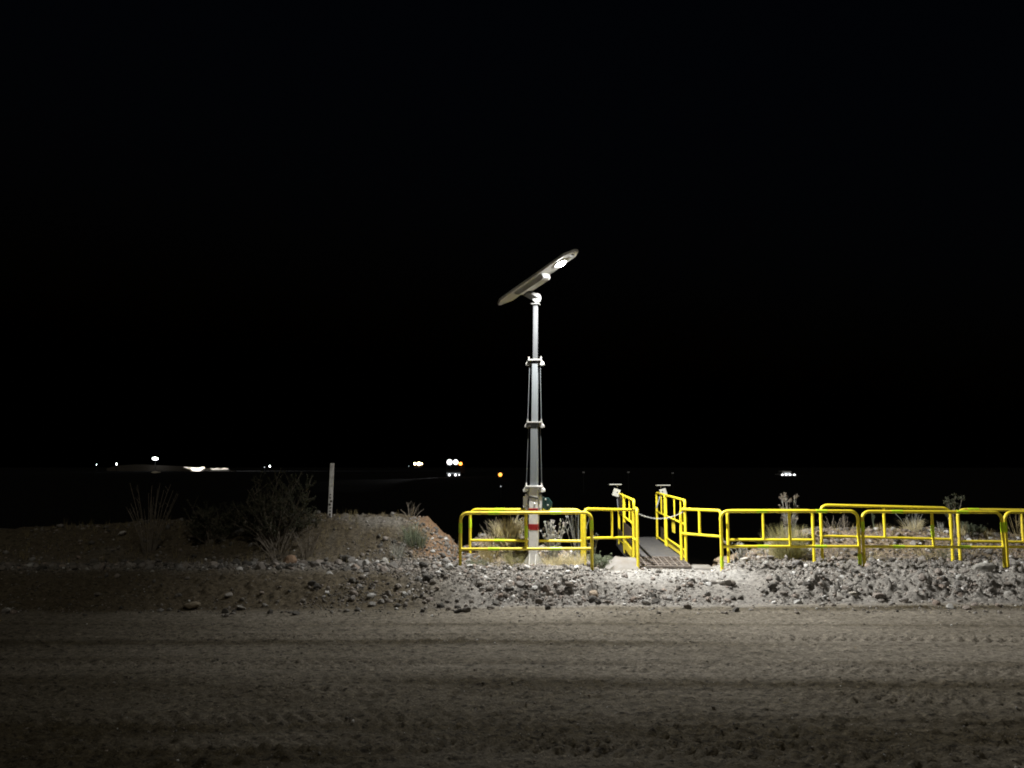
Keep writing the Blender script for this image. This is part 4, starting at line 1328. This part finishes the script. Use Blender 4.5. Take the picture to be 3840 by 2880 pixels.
# far lamp mast on the left and the pale spoil banks it lights
FY = 420.0
lp_ = P(583, 1719, FY); bp_ = P(583, 1745, FY)
fm = thing('far_light_mast', 'far glaring light mast on the left horizon', 'light mast', bp_)
MB().tube([bp_ - Vector((0, 0, 3)), lp_], .16, 8).build('pole', M['galv'], fm, True)
for dx_ in (-.95, 0, .95):
    MB().dome(lp_ + Vector((dx_, -.2, abs(dx_) * -.15)), (0, -1, -.3), .75 if dx_ == 0 else .5, .4, 14, 4).build('flood_lamp', M['far_white'], fm, True)
fl = bpy.data.lights.new('far_lamp_light', 'SPOT'); fl.spot_size = R(32); fl.spot_blend = .7; fl.energy = 400000; fl.shadow_soft_size = .4
flo = bpy.data.objects.new('far_lamp_light', fl); COL.objects.link(flo); flo.parent = fm
flo.location = lp_ - bp_ + Vector((1.2, -3.0, 1.0)); flo.rotation_euler = Vector((-1, -.06, .26)).to_track_quat('Z', 'Y').to_euler()


def bank(name, label, pts, Y, depth, mat_=None):
    """spoil bank: outline (photo pixels) of its lit face, leaning back, with a rough body behind"""
    n = len(pts)
    b = MB()
    nr = 7
    vs_, fs_ = [], []
    rr2 = random.Random(len(label))
    for i, (px_, pt, pb) in enumerate(pts):
        for j in range(nr + 1):
            k = j / nr
            q_ = P(px_, pb + (pt - pb) * k, Y + depth * k)
            q_ = q_ + Vector((0, 0, rr2.uniform(-.12, .12) if 0 < j < nr else 0))
            vs_.append(q_)
        vs_.append(P(px_, pb + 3, Y + depth * 2.2))
    m_ = nr + 2
    for i in range(n - 1):
        for j in range(m_ - 1):
            a = i * m_ + j
            fs_.append((a, a + m_, a + m_ + 1, a + 1))
    b.add(vs_, fs_)
    o = b.build(name, mat_ or M['pale_soil'], None, origin=P(pts[0][0], pts[0][2], Y))
    return tag(o, label, 'spoil bank')


bank('spoil_bank', 'brightly lit pale crescent shaped bank right of the far light mast',
     [(690, 1750, 1752), (705, 1751, 1759), (716, 1752, 1766), (735, 1754, 1768), (750, 1754, 1766), (757, 1751, 1760), (766, 1750, 1757), (772, 1756, 1759)], 418, 5)
bank('spoil_bank', 'thin lit strip of pale bank right of the crescent bank',
     [(772, 1757, 1761), (790, 1756, 1762), (805, 1757, 1761), (818, 1755, 1762), (830, 1757, 1761), (846, 1754, 1762), (856, 1756, 1759)], 420, 4)
bank('spoil_heap', 'small lit pale heap below the far light mast', [(568, 1770, 1772), (576, 1767, 1775), (586, 1767, 1775), (594, 1769, 1772), (602, 1770, 1772)], 300, 3)
bank('earth_ridge', 'dim dark ridge that carries the far light mast',
     [(400, 1756, 1772), (440, 1746, 1772), (500, 1742, 1772), (545, 1742, 1772), (600, 1745, 1772), (650, 1747, 1772), (690, 1749, 1772), (705, 1754, 1772)], 422, 4, M['mud'])
bank('earth_ridge', 'dark ridge below the lit crescent bank',
     [(660, 1772, 1774), (690, 1754, 1774), (705, 1760, 1774), (716, 1766.5, 1774), (735, 1768.5, 1774), (750, 1766.5, 1774), (762, 1760, 1774), (790, 1762.5, 1774), (830, 1762, 1774), (860, 1760, 1774), (900, 1770, 1774)], 411, 2, M['mud'])

# tidy helper flags
for o in bpy.data.objects:
    if '_world_built' in o:
        del o['_world_built']
